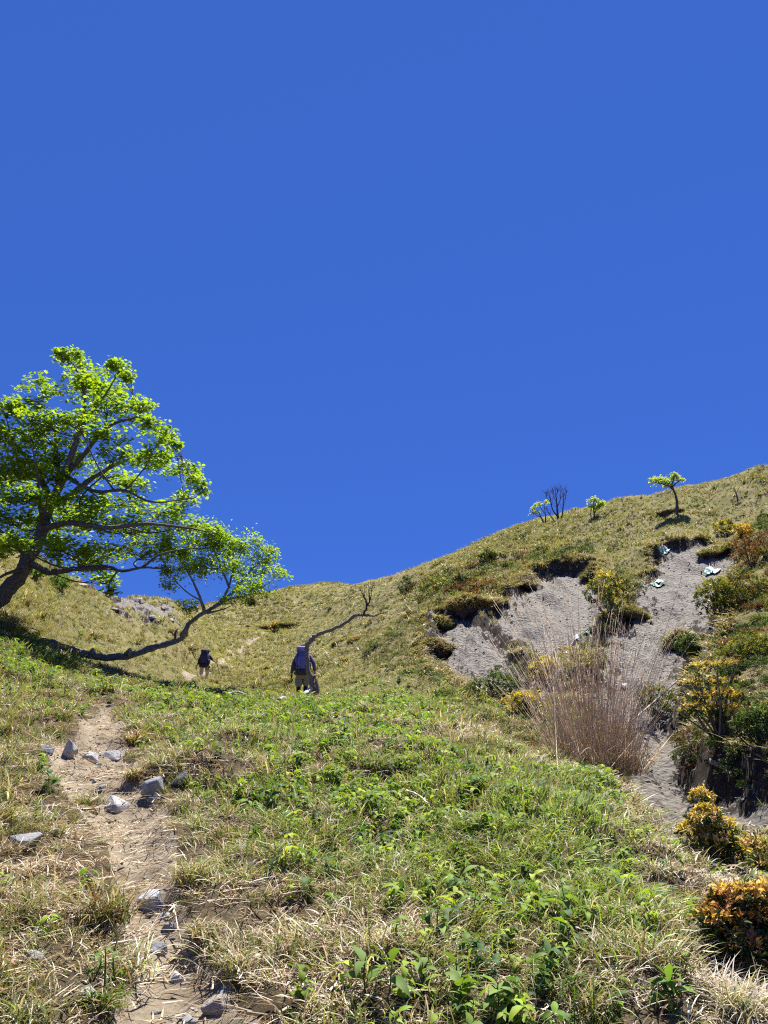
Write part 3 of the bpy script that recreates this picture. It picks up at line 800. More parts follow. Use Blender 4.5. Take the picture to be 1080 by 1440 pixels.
plant_scrub(RAISE_PX, 18, 45, 3.0, ['grey', 'mid', 'dark', 'grey'], [1, .8, .6, 1], .24, .07, nc=36, sdmax=.5)
plant_scrub([(826, 880), (850, 868), (872, 872), (862, 900), (846, 940), (820, 960), (790, 950), (806, 915)], 18, 40, 2.2, ['grey', 'mid', 'dark', 'grey'], [1.3, .6, .6, 1], .20, .06, nc=36, sdmax=9)
FAR_PX = [(300, 850), (520, 832), (700, 765), (950, 700), (1090, 680), (1090, 740), (960, 765), (830, 790), (690, 830), (560, 850), (480, 930), (300, 930)]
plant_scrub(FAR_PX, 30, 125, .05, ['dark', 'grey', 'mid', 'rust'], [1, 1.6, .7, .6], .34, .14, nc=30)

# long turf hanging over the rims of the slips and the bank
def hang(mask_fn, r0, r1, dens, L, w, pals, seed, nb=10):
    S = samples(r0, r1, dens, -.1, .86); S = sel(S, mask_fn(S)); n = len(S['x'])
    e = .5; gx = grid_mask(_sd, S['x']+e, S['y'])-grid_mask(_sd, S['x']-e, S['y']); gy = grid_mask(_sd, S['x'], S['y']+e)-grid_mask(_sd, S['x'], S['y']-e)
    t = np.stack([gx, gy], 1); t = t/(np.linalg.norm(t, axis=1)[:, None]+1e-6)*.9 + rng.normal(0, .3, (n, 2))
    for v in range(3):
        m = rng.integers(0, 3, n) == v; k = int(m.sum())
        if k == 0: continue
        pr = proto_tuft(nb, L, w, 4, (10, 60), (90, 165), L*.2, seed=seed+v)
        scatter(M_TURF, pr, np.stack([S['x'][m], S['y'][m], S['z'][m]], 1), rng.uniform(0, 6.28, k), rng.uniform(.6, 1.25, k), mixed_cols(k, nb, {p: np.full(k, q) for p, q in pals.items()}), t[m])
hang(lambda S: (S['sd'] > -.45) & (S['sd'] < .05) & (S['y'] > 16), 16, 50, 60, .36, .034, {'olive': 1, 'straw': .7, 'brown': .7, 'grey': .5}, 700)
hang(lambda S: (S['sd'] > -.35) & (S['sd'] < .02) & (S['y'] < 16), 6, 16, 50, .20, .014, {'olive': .6, 'straw': .8, 'pale': .5, 'brown': .4, 'green': .5}, 720)
_bd = bank_d.astype(float)
_sd_keep = _sd
_sd = -_bd
hang(lambda S: (grid_mask(_bd, S['x'], S['y']) > .12) & (grid_mask(_bd, S['x'], S['y']) < .55) & (S['y'] < 24), 8, 24, 26, .26, .016, {'olive': .8, 'straw': .5, 'brown': .8, 'grey': .6, 'green': .4}, 740)
_sd = _sd_keep
tag(M_SCRUB.build('scrub', M_LEAF), 'low mixed scrub on the sides of the gully', kind='stuff')
tag(M_TURF.build('hanging_grass', M_GRASS), 'long grass hanging over the rims of the bare slips', kind='stuff')

# ------------------------------------------------------------------ shrubs one can tell apart
def depth_scale(p):                                 # metres per survey pixel at a point
    d = p[1]*math.cos(PITCH)+(p[2]-EYE)*math.sin(PITCH); return d/FPX

def shrub(label, px, py, wpx, hpx, low, top, group=None, topshare=.5, leaf=.07, nc=150, nl=8, cat='shrub', name='shrub', lobes=None, flat=1.0, deep=.9, aspect=.36, sink=.05, stems=None, spread=(25, 80)):
    p = ground_at(px, py); m = depth_scale(p); w, h = wpx*m, hpx*m
    root = empty(name, p - np.array([0, 0, sink])); tag(root, label, cat, group)
    lobes = lobes or [(0, .62, .5, .38), (-.28, .5, .3, .3), (.26, .48, .32, .32), (.05, .85, .25, .18), (-.1, .3, .4, .25), (.2, .25, .35, .22)]
    ar = np.array([l[2]*l[3] for l in lobes]); cnt = np.maximum((nc*ar/ar.sum()).astype(int), 6)
    fol, st = MB(), MB(); Cs, As, Cl = [], [], []
    for (lx, lz, rx, rz), k in zip(lobes, cnt):
        c = np.array([lx*w, rng.uniform(-.15, .15)*w, lz*h])
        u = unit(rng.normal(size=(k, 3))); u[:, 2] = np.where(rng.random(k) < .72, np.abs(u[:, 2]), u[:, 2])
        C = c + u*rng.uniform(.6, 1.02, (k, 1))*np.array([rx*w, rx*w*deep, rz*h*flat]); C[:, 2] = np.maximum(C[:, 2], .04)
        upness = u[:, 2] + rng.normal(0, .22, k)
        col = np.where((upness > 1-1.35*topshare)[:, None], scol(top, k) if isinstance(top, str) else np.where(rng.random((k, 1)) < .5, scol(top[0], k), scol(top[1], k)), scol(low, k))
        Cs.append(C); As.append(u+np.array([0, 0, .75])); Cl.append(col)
        for q in range(max(2, k//14)):
            e = C[rng.integers(0, k)]; b = np.array([rng.normal(0, .05)*w, rng.normal(0, .05)*w, -.02])
            mid = b*.5+e*.5+rng.normal(0, .05, 3)*w
            V, F = tube_arr(smooth_path([b, mid, e], 7), np.linspace(.016, .005, 7)*(h/.8)**.6*(stems or 1), 5); st.add(V, F, scol('twig', 1)[0]*.7)
    C = np.concatenate(Cs); rosettes(fol, C, np.concatenate(As), nl, leaf, leaf*aspect, np.concatenate(Cl), spread)
    fol.build('foliage', M_LEAF, root); st.build('stem', M_BARK, root)
    return root

PIERIS = [(.0, .84, .22, .20), (-.10, .62, .32, .2), (.22, .48, .28, .2), (-.30, .42, .26, .18), (.02, .3, .42, .22), (.3, .22, .28, .2)]
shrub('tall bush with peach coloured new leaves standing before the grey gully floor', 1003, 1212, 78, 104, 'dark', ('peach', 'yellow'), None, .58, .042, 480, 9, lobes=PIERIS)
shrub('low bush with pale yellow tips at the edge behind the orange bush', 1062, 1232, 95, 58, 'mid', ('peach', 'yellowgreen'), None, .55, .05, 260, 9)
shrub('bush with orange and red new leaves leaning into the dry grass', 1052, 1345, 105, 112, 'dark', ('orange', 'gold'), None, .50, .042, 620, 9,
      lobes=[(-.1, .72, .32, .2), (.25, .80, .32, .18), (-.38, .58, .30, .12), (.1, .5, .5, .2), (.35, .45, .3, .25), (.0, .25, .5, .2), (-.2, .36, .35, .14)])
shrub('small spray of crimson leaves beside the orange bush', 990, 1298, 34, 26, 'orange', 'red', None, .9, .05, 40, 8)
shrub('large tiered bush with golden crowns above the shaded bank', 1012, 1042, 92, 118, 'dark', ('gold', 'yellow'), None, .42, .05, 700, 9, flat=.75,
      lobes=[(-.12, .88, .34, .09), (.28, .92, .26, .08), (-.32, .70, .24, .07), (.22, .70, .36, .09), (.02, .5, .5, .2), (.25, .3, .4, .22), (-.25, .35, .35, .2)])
shrub('bright green seedling at the dark foot of the tiered golden bush', 1009, 1052, 30, 22, 'bright', 'bright', None, .9, .06, 34, 8)
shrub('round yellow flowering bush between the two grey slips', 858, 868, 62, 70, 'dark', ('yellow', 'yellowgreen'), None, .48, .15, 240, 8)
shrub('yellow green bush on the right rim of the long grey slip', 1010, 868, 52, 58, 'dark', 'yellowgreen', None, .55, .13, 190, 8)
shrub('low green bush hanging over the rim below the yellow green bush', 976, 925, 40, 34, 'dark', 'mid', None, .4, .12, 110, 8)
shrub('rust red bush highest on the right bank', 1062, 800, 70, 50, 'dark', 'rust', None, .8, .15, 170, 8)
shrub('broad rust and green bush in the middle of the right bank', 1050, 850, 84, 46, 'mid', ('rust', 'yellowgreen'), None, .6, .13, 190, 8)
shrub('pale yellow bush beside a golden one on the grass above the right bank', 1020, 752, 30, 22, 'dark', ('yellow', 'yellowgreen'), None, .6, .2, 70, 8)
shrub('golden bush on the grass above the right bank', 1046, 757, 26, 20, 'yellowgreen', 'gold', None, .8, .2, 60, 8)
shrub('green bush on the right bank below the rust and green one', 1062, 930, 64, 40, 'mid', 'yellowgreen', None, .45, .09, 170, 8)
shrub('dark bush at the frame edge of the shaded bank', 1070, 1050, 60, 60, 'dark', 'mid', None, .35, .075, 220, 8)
shrub('twiggy brown bush overhanging the shale gully floor', 974, 1062, 62, 42, 'grey', 'rust', None, .5, .05, 170, 7)
shrub('yellow bush low behind the left side of the brown reeds', 738, 1012, 60, 42, 'dark', 'yellow', None, .5, .085, 170, 8)
shrub('upright yellow bush among the brown reeds in front of the grey slip', 768, 962, 44, 40, 'dark', 'yellow', None, .6, .10, 120, 8)
shrub('dark green bush between the left slip and the brown reeds', 700, 985, 70, 40, 'dark', 'mid', None, .4, .08, 190, 8)
shrub('grey green bush touching the lower edge of the left slip', 715, 962, 60, 30, 'grey', 'dark', None, .4, .08, 130, 8)
shrub('dark bush to the right of the brown reeds under the long slip', 925, 1010, 62, 48, 'dark', 'yellowgreen', None, .3, .09, 170, 8)
shrub('dark evergreen bush on the spur left of the turf overhang', 572, 838, 26, 30, 'dark', 'dark', None, .4, .2, 80, 8, lobes=[(0, .7, .22, .3), (0, .4, .4, .3), (.1, .2, .5, .2)])
shrub('bush with yellow flowers above the turf overhang', 612, 836, 44, 24, 'mid', ('yellow', 'dark'), None, .6, .2, 90, 8)
shrub('small grey green bush above the two yellow flowered ones on the spur', 648, 826, 20, 20, 'dark', 'grey', None, .4, .2, 45, 8)
shrub('low dark bush alone on the upper slope under the skyline', 688, 788, 26, 11, 'dark', 'yellowgreen', None, .3, .3, 45, 8)
shrub('small dark bush with orange tips beside the far bend of the trail', 386, 888, 10, 11, 'dark', 'gold', None, .4, .3, 26, 8)
shrub('low dark bush on the far slope to the right of the leafy tree tips', 352, 850, 14, 8, 'dark', 'rust', None, .3, .4, 24, 8)
shrub('fresh green bush on the left bank behind the big trunk', 82, 832, 30, 26, 'mid', 'bright', None, .6, .14, 80, 8)
shrub('low green bush on the left bank near the maple trunk', 48, 815, 26, 18, 'mid', 'bright', None, .6, .14, 60, 8)
shrub('dark bush on the rocky skyline left of the leaning tree', 262, 862, 40, 20, 'dark', 'mid', None, .4, .22, 80, 8)

# ------------------------------------------------------------------ the clump of tall dry reeds
def reeds():
    p = ground_at(833, 1082); m = depth_scale(p); root = empty('reed_clump', p)
    tag(root, 'tall clump of dry brown reeds fanning out at the edge of the gully', 'reeds')
    st, lv, sd = MB(), MB(), MB()
    for i in range(680):
        t = rng.uniform(-1, 1); bx = t*.50 + rng.normal(0, .05); by = rng.normal(0, .30)
        core = 1-abs(t)
        L = rng.choice([rng.uniform(.6, 1.5), rng.uniform(1.3, 2.2), rng.uniform(1.9, 3.1)], p=[.42, .36, .22])*(.72+.28*core)
        ax = t*.27 + rng.normal(0, .075) + (rng.normal(0, .28) if rng.random() < .06 else 0); ay = by*.5 + rng.normal(0, .10)
        q = np.linspace(0, 1, 6); cv = rng.normal(0, .10)+.10*t
        P = np.stack([bx + L*(ax*q + cv*q*q), by + L*(ay*q), L*q*math.sqrt(max(.3, 1-ax*ax-ay*ay)) - .08], 1)
        r0 = rng.uniform(.0030, .0054)
        V, F = tube_arr(P, np.linspace(r0, r0*.45, 6), 3)
        base = np.array([(.52, .385, .25), (.60, .47, .33), (.42, .285, .175), (.70, .58, .45)][rng.choice(4, p=[.35, .3, .2, .15])])
        st.add(V, F, base*rng.uniform(.75, 1.25))
        if L > 1.2 and rng.random() < .5:              # a thin worn seed head
            k = 10; u = rng.uniform(.80, 1.0, k); C = np.stack([np.interp(u, q, P[:, d]) for d in range(3)], 1)
            D = unit(np.array([ax, ay, 1.0]) + rng.normal(0, .35, (k, 3)))
            V, F = diamonds(C, D, unit(rng.normal(size=(k, 3))), rng.uniform(.03, .07, k), np.full(k, .005)); sd.add(V, F, base*1.15)
    pr = proto_tuft(12, .5, .012, 4, (5, 45), (30, 120), .08, seed=881)
    k = 90; tt = rng.uniform(-1, 1, k)
    scatter(lv, pr, np.stack([tt*.6, rng.normal(-.05, .30, k), np.full(k, -.06)], 1), rng.uniform(0, 6.28, k), rng.uniform(.6, 1.5, k), mixed_cols(k, 12, {'straw': np.full(k, .6), 'brown': np.ones(k), 'olive': np.full(k, .5), 'pale': np.full(k, .4)}), np.stack([tt*.5, np.zeros(k)], 1))
    st.build('reed_stalks', M_STRAW, root); lv.build('base_leaves', M_STRAW, root); sd.build('seed_heads', M_STRAW, root)
reeds()

# single larger leafy plants and tussocks in the foreground
def leafy(label, px, py, hpx, n_leaf, shape, L, W, col, group=None, up=(25, 65), name='leafy_plant', cat='plant', stem=True):
    p = ground_at(px, py); m = depth_scale(p); h = hpx*m
    root = empty(name, p); tag(root, label, cat, group)
    lf = MB(); nst = max(1, n_leaf//6)
    for s in range(nst):
        b = np.array([*(rng.normal(0, .05, 2)*(nst > 1)), 0]); top = b+np.array([*(rng.normal(0, .12, 2)*h), h*rng.uniform(.75, 1.0)])
        V, F = tube_arr(smooth_path([b, (b+top)/2+rng.normal(0, .01, 3), top], 6), np.linspace(.0035, .0018, 6), 5); st = MB(); st.add(V, F, (.13, .17, .05)); st.build('stalk', M_HERB, root)
        k = max(4, n_leaf//nst)
        for i in range(k):
            f = .22+.78*(i+.5)/k; c = b+(top-b)*f
            v, f4, f3 = leaf_arr(.8*L*rng.uniform(.75, 1.12)*(1-.3*(f > .85)), W*.8*rng.uniform(.85, 1.15), rng.uniform(.7, 1.7), rng.uniform(.08, .4), 6, shape)
            R = rot_zyx(i*2.4+rng.normal(0, .3)+s, math.radians(rng.uniform(*up)*(.55+.6*f)), rng.normal(0, .35))
            g = np.array(col)*rng.uniform(.8, 1.18)
            lf.add(v@R.T+c, [f4, f3], g)
    lf.build('leaves', M_HERB, root, smooth=True); st.build('stalk', M_HERB, root)
    return root
G1, G2, G3 = (.17, .25, .055), (.13, .21, .045), (.075, .14, .05)
FG = 'broad leaved plants in the foreground grass'
leafy('pale green plant with broad pointed leaves at the bottom edge of the lawn', 703, 1436, 58, 11, 'ovate', .135, .056, G1, FG)
leafy('two stemmed pale green plant left of the broad leaved one at the bottom', 652, 1425, 44, 10, 'ovate', .12, .05, G1, FG)
leafy('tall pale plant with hanging oval leaves in the straw patch', 596, 1352, 74, 13, 'ovate', .13, .052, G1, FG, (5, 50))
leafy('upright green plant with long oval leaves nearest the straw at lower centre', 552, 1405, 62, 12, 'lance', .15, .045, G2, FG, (35, 75))
leafy('single shoot of two upright leaves right of the lower centre plant', 595, 1395, 40, 5, 'lance', .12, .038, G1, FG, (55, 80), stem=True)
leafy('folded upright shoot between the lower centre and bottom edge plants', 645, 1395, 42, 6, 'lance', .12, .044, G2, FG, (50, 80))
leafy('bright clump of drooping leaves beside the dry curled stalks', 905, 1330, 40, 10, 'ovate', .12, .05, G2, FG, (0, 45))
leafy('drooping green plant just left of the dry curled stalks', 800, 1290, 46, 12, 'lance', .13, .042, G1, FG, (0, 45))
leafy('green plant with hanging leaves in the bright middle of the lawn', 655, 1280, 56, 14, 'lance', .13, .045, G1, FG, (5, 50))
leafy('dark green leafy clump on the lawn to the right of the path rocks', 375, 1148, 58, 16, 'ovate', .15, .07, G3, FG, (20, 60))
leafy('dark leafed plant near the left frame edge above the half buried rock', 68, 1112, 34, 8, 'ovate', .14, .055, G3, FG, (30, 75))
leafy('round leafed seedling in the grass left of the path', 50, 1158, 24, 4, 'round', .09, .06, G2, FG, (40, 80))
leafy('blue green seedling inside the tussock at the path bend', 285, 1232, 26, 6, 'round', .07, .045, (.10, .18, .10), FG, (10, 50))
leafy('fern like upright sprig beside the hollow on the left of the path', 133, 1378, 52, 18, 'lance', .055, .018, G2, FG, (5, 35))
leafy('dark green lance leaved plant right of centre at the bottom', 930, 1412, 46, 12, 'lance', .13, .04, G2, FG, (25, 70))

def tussock(label, px, py, wpx, pal, seed, nb=190, Lk=1.0, lean=0.0, wid=.0058):
    p = ground_at(px, py); m = depth_scale(p); R = wpx*m*.5
    mb = MB(); pr = proto_tuft(nb, R*1.45*Lk, wid*max(1, p[1]/4), 5, (4, 55), (60, 145), R*.30, lean=lean, seed=seed)
    scatter(mb, pr, np.zeros((1, 3)), np.zeros(1), np.ones(1), mixed_cols(1, nb, {k: np.array([v]) for k, v in pal.items()}))
    o = mb.build('grass_tussock', M_GRASS); o.location = p - np.array([0, 0, .01])
    return tag(o, label, 'tussock', 'grass tussocks along the path')
TP = {'olive': 1.0, 'green': .8, 'straw': .8, 'brown': .5}
tussock('olive tussock above the round pale stone on the right of the path', 268, 1240, 82, TP, 11)
tussock('small tussock overhanging the path beside the dark undercut stone', 287, 1318, 56, TP, 12)
tussock('tussock of pale drooping straw at the right edge of the lower path', 335, 1365, 80, {'straw': 1, 'pale': .9, 'green': .5, 'olive': .4}, 13, lean=.3)
tussock('wide brown tussock over the dark hollow left of the path', 148, 1295, 120, {'brown': 1.0, 'straw': .7, 'olive': .9, 'green': .3}, 14, 260)
tussock('fresh green tuft below the dark hollow left of the path', 140, 1415, 70, {'fresh': 1.0, 'green': .8, 'straw': .25}, 15, 120)
tussock('brown tussock leaning over the grey cut rock by the path', 190, 1095, 46, {'brown': .8, 'straw': .8, 'olive': .8}, 16, 150, lean=.4)
tussock('reddish tussock at the upper right bend of the path', 190, 1045, 50, {'brown': 1, 'green': .6, 'straw': .5}, 17, 130)
tussock('olive tussock left of the triangular rock', 118, 1140, 60, TP, 18, 160)
tussock('dark bottomed tussock alone on the crest of the lawn', 515, 1004, 40, {'straw': .8, 'olive': 1, 'brown': .5}, 19, 110)
tussock('pale bottomed tussock on the lip of the gully left of the reeds', 712, 1062, 46, {'olive': 1, 'fresh': .5, 'straw': .6}, 20, 140)
tussock('spiky green tuft among the pale grass before the crimson spray', 975, 1330, 76, {'grey': 1, 'pale': .8, 'green': .5}, 21, 150)
tussock('bleached tussock of curled stalks on the right of the lawn', 905, 1295, 60, {'pale': 1.4, 'straw': .5}, 22, 60, 1.2, wid=.008)
tussock('bleached tussock in the bottom right corner', 1040, 1425, 120, {'pale': 1.2, 'grey': .9, 'straw': .5}, 23, 230)
# ------------------------------------------------------------------ trees
def palmate(P, U, A, L):
    """five lobed leaves at P with upper side U, pointing along A"""
    n = len(P); S = unit(np.cross(U, A)); A = np.cross(S, U)
    ang = np.radians([0, 22, 42, 66, 88, 118, 168, -168, -118, -88, -66, -42, -22]); rr = np.array([1, .55, .92, .5, .78, .42, .28, .28, .42, .78, .5, .92, .55])*.62
    cx = (rr*np.cos(ang)+.25)[None, :, None]; sx = (rr*np.sin(ang))[None, :, None]; dz = (-.22*rr**2)[None, :, None]
    l = L[:, None, None]
    ring = P[:, None] + l*(cx*A[:, None] + sx*S[:, None] + dz*U[:, None])
    V = np.concatenate([(P + L[:, None]*.22*A)[:, None], ring], 1); k = len(ang)
    t = np.array([[0, 1+i, 1+(i+1) % k] for i in range(k)]); o = (np.arange(n)*(k+1))[:, None, None]
    return V.reshape(-1, 3), (t[None]+o).reshape(-1, 3), k+1

def grow(root, limbs, pads, Y, leafL, pal, nleaf, kind, bark, flat=.55, depthk=1.0, twigs=5, tip=None, zspread=1.6, taper_r=.016):
    wood, limb_o, leaf = MB(), [], MB(); nodes = []
    org = np.array(root.location)
    for i, (pts, r0, r1) in enumerate(limbs):
        W = np.array([at(a, b, Y+c) for a, b, c in pts])-org
        n = max(6, len(W)*5); P = smooth_path(W, n)
        P[1:-1] += rng.normal(0, 1, (n-2, 3))*np.linspace(r0, r1, n)[1:-1, None]*.13
        R = np.linspace(r0**.8, r1**.8, n)**(1/.8)*(1+rng.normal(0, .05, n))
        V, F = tube_arr(P, R, 10 if i == 0 else 7, .05)
        c = np.array(bark)*rng.uniform(.9, 1.1)
        if i == 0: wood.add(V, F, c)
        else:
            mb = MB(); mb.add(V, F, c); limb_o.append(mb)
        nodes += [(P[k], R[k]) for k in range(n//4 if i == 0 else 2, n)]
    NP = np.array([q[0] for q in nodes]); NR = np.array([q[1] for q in nodes]); tw = MB()
    area = np.array([p[2]*p[3] for p in pads]); share = area/area.sum()
    for (px, py, rx, ry, *dz), f in zip(pads, share):
        dY = dz[0] if dz else rng.normal(0, zspread)*.8
        c = at(px, py, Y+dY)-org; m = (Y+dY)/math.cos(0)/FPX*1.02
        ax, az = rx*m, ry*m
        d = np.linalg.norm(NP-c, axis=1) + .6*np.maximum(NP[:, 2]-c[2], 0); k = int(np.argmin(d))
        r0 = min(NR[k]*.7, taper_r*1.4)
        under = c-np.array([0, 0, az*.7])
        midp = NP[k]*.5+under*.5+np.array([rng.normal(0, .1), rng.normal(0, .1), -.06*np.linalg.norm(c-NP[k])])
        path = smooth_path([NP[k], midp, under], 9); V, F = tube_arr(path, np.linspace(r0, r0*.45, 9), 5); tw.add(V, F, np.array(bark)*.9)
        nl = int(nleaf*f); ends = []
        for t in range(max(twigs, int(twigs*ax/.45))):
            a = rng.uniform(0, 2*np.pi); q = math.sqrt(rng.uniform(.1, 1))
            e = c+np.array([math.cos(a)*ax*q*1.25, math.sin(a)*ax*q*depthk*1.25, rng.uniform(-.7, .8)*az])
            s = path[rng.integers(5, 9)]
            pp = smooth_path([s, s*.45+e*.55+rng.normal(0, .05, 3)*ax, e], 6); V, F = tube_arr(pp, np.linspace(r0*.42, .0035, 6), 4); tw.add(V, F, np.array(bark)*.9)
            ends.append(pp[3:])
        E = np.concatenate(ends)
        # leaves: on the twig ends and through the flat layer, a little domed
        a = rng.uniform(0, 2*np.pi, nl); q = np.sqrt(rng.random(nl))*np.where(rng.random(nl) < .25, 1.45, 1.12)
        L0 = np.stack([c[0]+np.cos(a)*ax*q, c[1]+np.sin(a)*ax*q*depthk, c[2]+az*(.6*(1-np.minimum(q*q, 1.5))+rng.normal(0, flat*.5, nl)-.25)], 1)
        near = E[rng.integers(0, len(E), nl)]+rng.normal(0, 1, (nl, 3))*np.array([.13, .13, .10])*max(ax, .3)*1.5
        P = np.where((rng.random(nl) < .52)[:, None], near, L0)
        U = unit(np.stack([rng.normal(0, .42, nl), rng.normal(0, .42, nl)-.15, np.ones(nl)], 1)); A = unit(np.stack([*rng.normal(0, 1, (2, nl)), rng.normal(-.25, .25, nl)], 1))
        col = scol(pal, nl, .12)
        if kind == 'palmate':
            V, F, kk = palmate(P, U, A, leafL*rng.uniform(.65, 1.2, nl)); leaf.add(V, F, np.repeat(col, kk, 0))
        else:
            l = leafL*rng.uniform(.6, 1.2, nl); V, F = diamonds(P, A, U, l, l*.55); leaf.add(V, F, np.repeat(col, 4, 0))
    return wood, limb_o, tw, leaf

M_MAPLE = leaf_mat('tree_leaves', trans=0.5, rough=0.5, spec=0.2, trans_tint=(1.35, 1.4, .25))

mp = at(-48, 884, 17.0); mg = mp.copy(); mg[2] = H(mp[0], mp[1])-.1
maple = empty('maple_tree', mg)
tag(maple, 'large leaning maple with layered bright green crown on the left bank', 'tree')
MAPLE_LIMBS = [
 ([(-58, 905, 0), (-40, 880, 0), (0, 841, 0), (30, 806, 0), (48, 772, 0), (62, 735, 0), (74, 702, 0), (90, 668, -.1), (104, 630, -.2), (116, 590, -.2), (118, 550, -.2), (104, 512, -.2)], .235, .018),
 ([(42, 792, 0), (70, 804, -.2), (105, 800, -.4), (150, 797, -.6), (172, 803, -.7), (200, 798, -.8), (232, 800, -.9)], .085, .014),
 ([(66, 712, 0), (95, 700, .2), (125, 676, .3), (160, 655, .4), (205, 640, .5), (258, 642, .6)], .10, .012),
 ([(60, 745, 0), (95, 735, -.6), (150, 742, -1.0), (205, 737, -1.2), (262, 742, -1.3), (292, 748, -1.4)], .085, .012),
 ([(88, 672, 0), (118, 640, -.3), (150, 602, -.5), (190, 588, -.6), (225, 598, -.7)], .075, .012),
 ([(72, 705, 0), (52, 664, .4), (28, 634, .8), (-25, 604, 1.1), (-70, 590, 1.2)], .10, .014),
 ([(84, 680, 0), (79, 640, .5), (76, 600, .8), (56, 568, 1.0), (30, 560, 1.1)], .07, .010),
 ([(104, 630, 0), (124, 585, -.5), (150, 552, -.8), (170, 518, -.9)], .055, .010),
 ([(35, 800, 0), (12, 806, -.5), (-20, 820, -.8), (-60, 825, -1.0)], .05, .012),
 ([(40, 785, 0), (15, 760, -.6), (-15, 735, -1.0), (-60, 715, -1.3)], .075, .012),
 ([(60, 740, 0), (55, 700, -.9), (50, 650, -1.3), (40, 610, -1.5)], .06, .010),
 ([(90, 668, 0), (130, 690, -.9), (175, 690, -1.3), (215, 706, -1.5), (275, 700, -1.5)], .055, .010),
 ([(200, 798, -.8), (225, 780, -1.0), (260, 772, -1.1), (288, 770, -1.2)], .03, .008),
]
MAPLE_PADS = [(100, 503, 22, 9), (88, 496, 10, 6), (125, 520, 26, 9), (168, 517, 16, 10), (178, 528, 10, 6), (118, 545, 34, 12), (150, 545, 28, 9), (58, 543, 27, 8), (36, 570, 28, 8), (185, 568, 28, 9), (205, 572, 12, 6), (150, 580, 38, 8),
 (8, 575, 18, 9), (60, 592, 34, 9), (110, 590, 28, 8), (215, 603, 24, 9), (236, 612, 12, 7), (18, 612, 30, 11), (74, 616, 38, 11), (150, 614, 28, 8), (244, 625, 12, 6), (45, 640, 42, 11), (110, 650, 32, 10),
 (160, 640, 30, 6), (210, 643, 34, 10), (258, 662, 24, 10), (276, 676, 12, 8), (14, 670, 30, 13), (68, 668, 28, 10), (150, 668, 30, 6), (185, 680, 26, 8), (262, 700, 20, 8), (40, 700, 34, 11), (112, 705, 38, 10),
 (170, 708, 32, 8), (228, 716, 32, 8), (284, 690, 9, 5), (20, 730, 34, 13), (80, 737, 38, 12), (140, 735, 36, 10), (200, 742, 42, 10), (256, 735, 28, 10), (296, 745, 13, 7), (98, 770, 36, 12), (150, 776, 36, 10),
 (58, 762, 30, 10), (118, 798, 30, 9), (150, 815, 16, 8), (157, 830, 8, 6), (212, 770, 36, 8), (14, 760, 24, 9), (95, 718, 40, 10), (30, 655, 30, 10),
 (-40, 600, 40, 12), (-60, 640, 45, 12), (-30, 690, 40, 12), (-60, 730, 45, 12), (-90, 690, 40, 12), (-40, 560, 30, 10), (-30, 770, 35, 10), (-100, 750, 40, 12), (-75, 800, 35, 10)]
w_, l_, t_, f_ = grow(maple, MAPLE_LIMBS, MAPLE_PADS, 17.0, .118, 'maple', 29000, 'palmate', (.12, .105, .095), flat=1.1, twigs=9)
w_.build('trunk', M_BARK, maple, smooth=True)
for mb in l_: mb.build('limb', M_BARK, maple, smooth=True)
t_.build('twigs', M_BARK, maple); f_.build('crown', M_MAPLE, maple)

lp = at(62, 898, 17.4); lg = lp.copy(); lg[2] = H(lp[0], lp[1])-.05
lean = empty('leaning_tree', lg)
tag(lean, 'small tree growing almost flat out of the bank then curving up with sparse leaves', 'tree')
LEAN_LIMBS = [
 ([(52, 905, .1), (70, 905, .05), (95, 913, 0), (120, 920, 0), (150, 924, 0), (185, 921, 0), (215, 911, 0), (245, 902, 0), (258, 894, 0), (264, 880, 0), (277, 868, 0), (292, 859, 0)], .105, .042),
 ([(288, 861, 0), (283, 845, -.1), (275, 825, -.2), (262, 800, -.3), (250, 775, -.4)], .042, .008),
 ([(290, 860, 0), (308, 848, .1), (322, 825, .2), (330, 795, .3), (350, 762, .4)], .045, .007),
 ([(308, 848, .1), (332, 828, .3), (360, 795, .4), (388, 775, .5)], .030, .006),
 ([(292, 860, 0), (325, 842, -.2), (355, 835, -.3), (385, 815, -.4)], .034, .006),
 ([(322, 825, .2), (312, 800, .3), (300, 770, .4), (292, 745, .4)], .026, .006),
 ([(283, 845, -.1), (262, 832, -.3), (243, 812, -.5), (232, 795, -.6)], .02, .005),
 ([(292, 862, 0), (310, 858, -.3), (330, 850, -.5)], .03, .006),
]
LEAN_PADS = [(248, 772, 26, 20, -.4), (284, 762, 28, 18, .3), (322, 775, 24, 16, .5), (352, 766, 16, 14, .4), (374, 785, 18, 11, .5), (300, 792, 30, 12, .1), (340, 802, 28, 10, .2), (356, 818, 26, 9, -.2), (270, 800, 22, 12, -.3), (386, 803, 14, 5, .1),
  (348, 832, 22, 7, -.3), (236, 800, 10, 14, -.6), (238, 822, 8, 7, -.6), (378, 772, 12, 7, .6), (318, 758, 14, 10, .4), (396, 808, 10, 3, 0), (300, 748, 20, 12, .3), (330, 842, 14, 5, -.4)]
w_, l_, t_, f_ = grow(lean, LEAN_LIMBS, LEAN_PADS, 17.4, .085, 'maple', 8200, 'diamond', (.17, .15, .135), flat=1.5, twigs=6, zspread=.7, taper_r=.010)
for (a, b) in ((258, 893), (180, 921), (128, 921)):                      # knots and a broken stub
    V, F = tube_arr(np.array([at(a, b, 17.38), at(a+2, b-5, 17.3), at(a+3, b-9, 17.25)])-lg, [.09, .07, .03], 8, .1); w_.add(V, F, (.2, .18, .16))
V, F = tube_arr(np.array([at(246, 902, 17.4), at(247, 890, 17.35), at(250, 884, 17.3)])-lg, [.03, .02, .008], 6); w_.add(V, F, (.1, .09, .08))
w_.build('trunk', M_BARK, lean, smooth=True)
for mb in l_: mb.build('limb', M_BARK, lean, smooth=True)
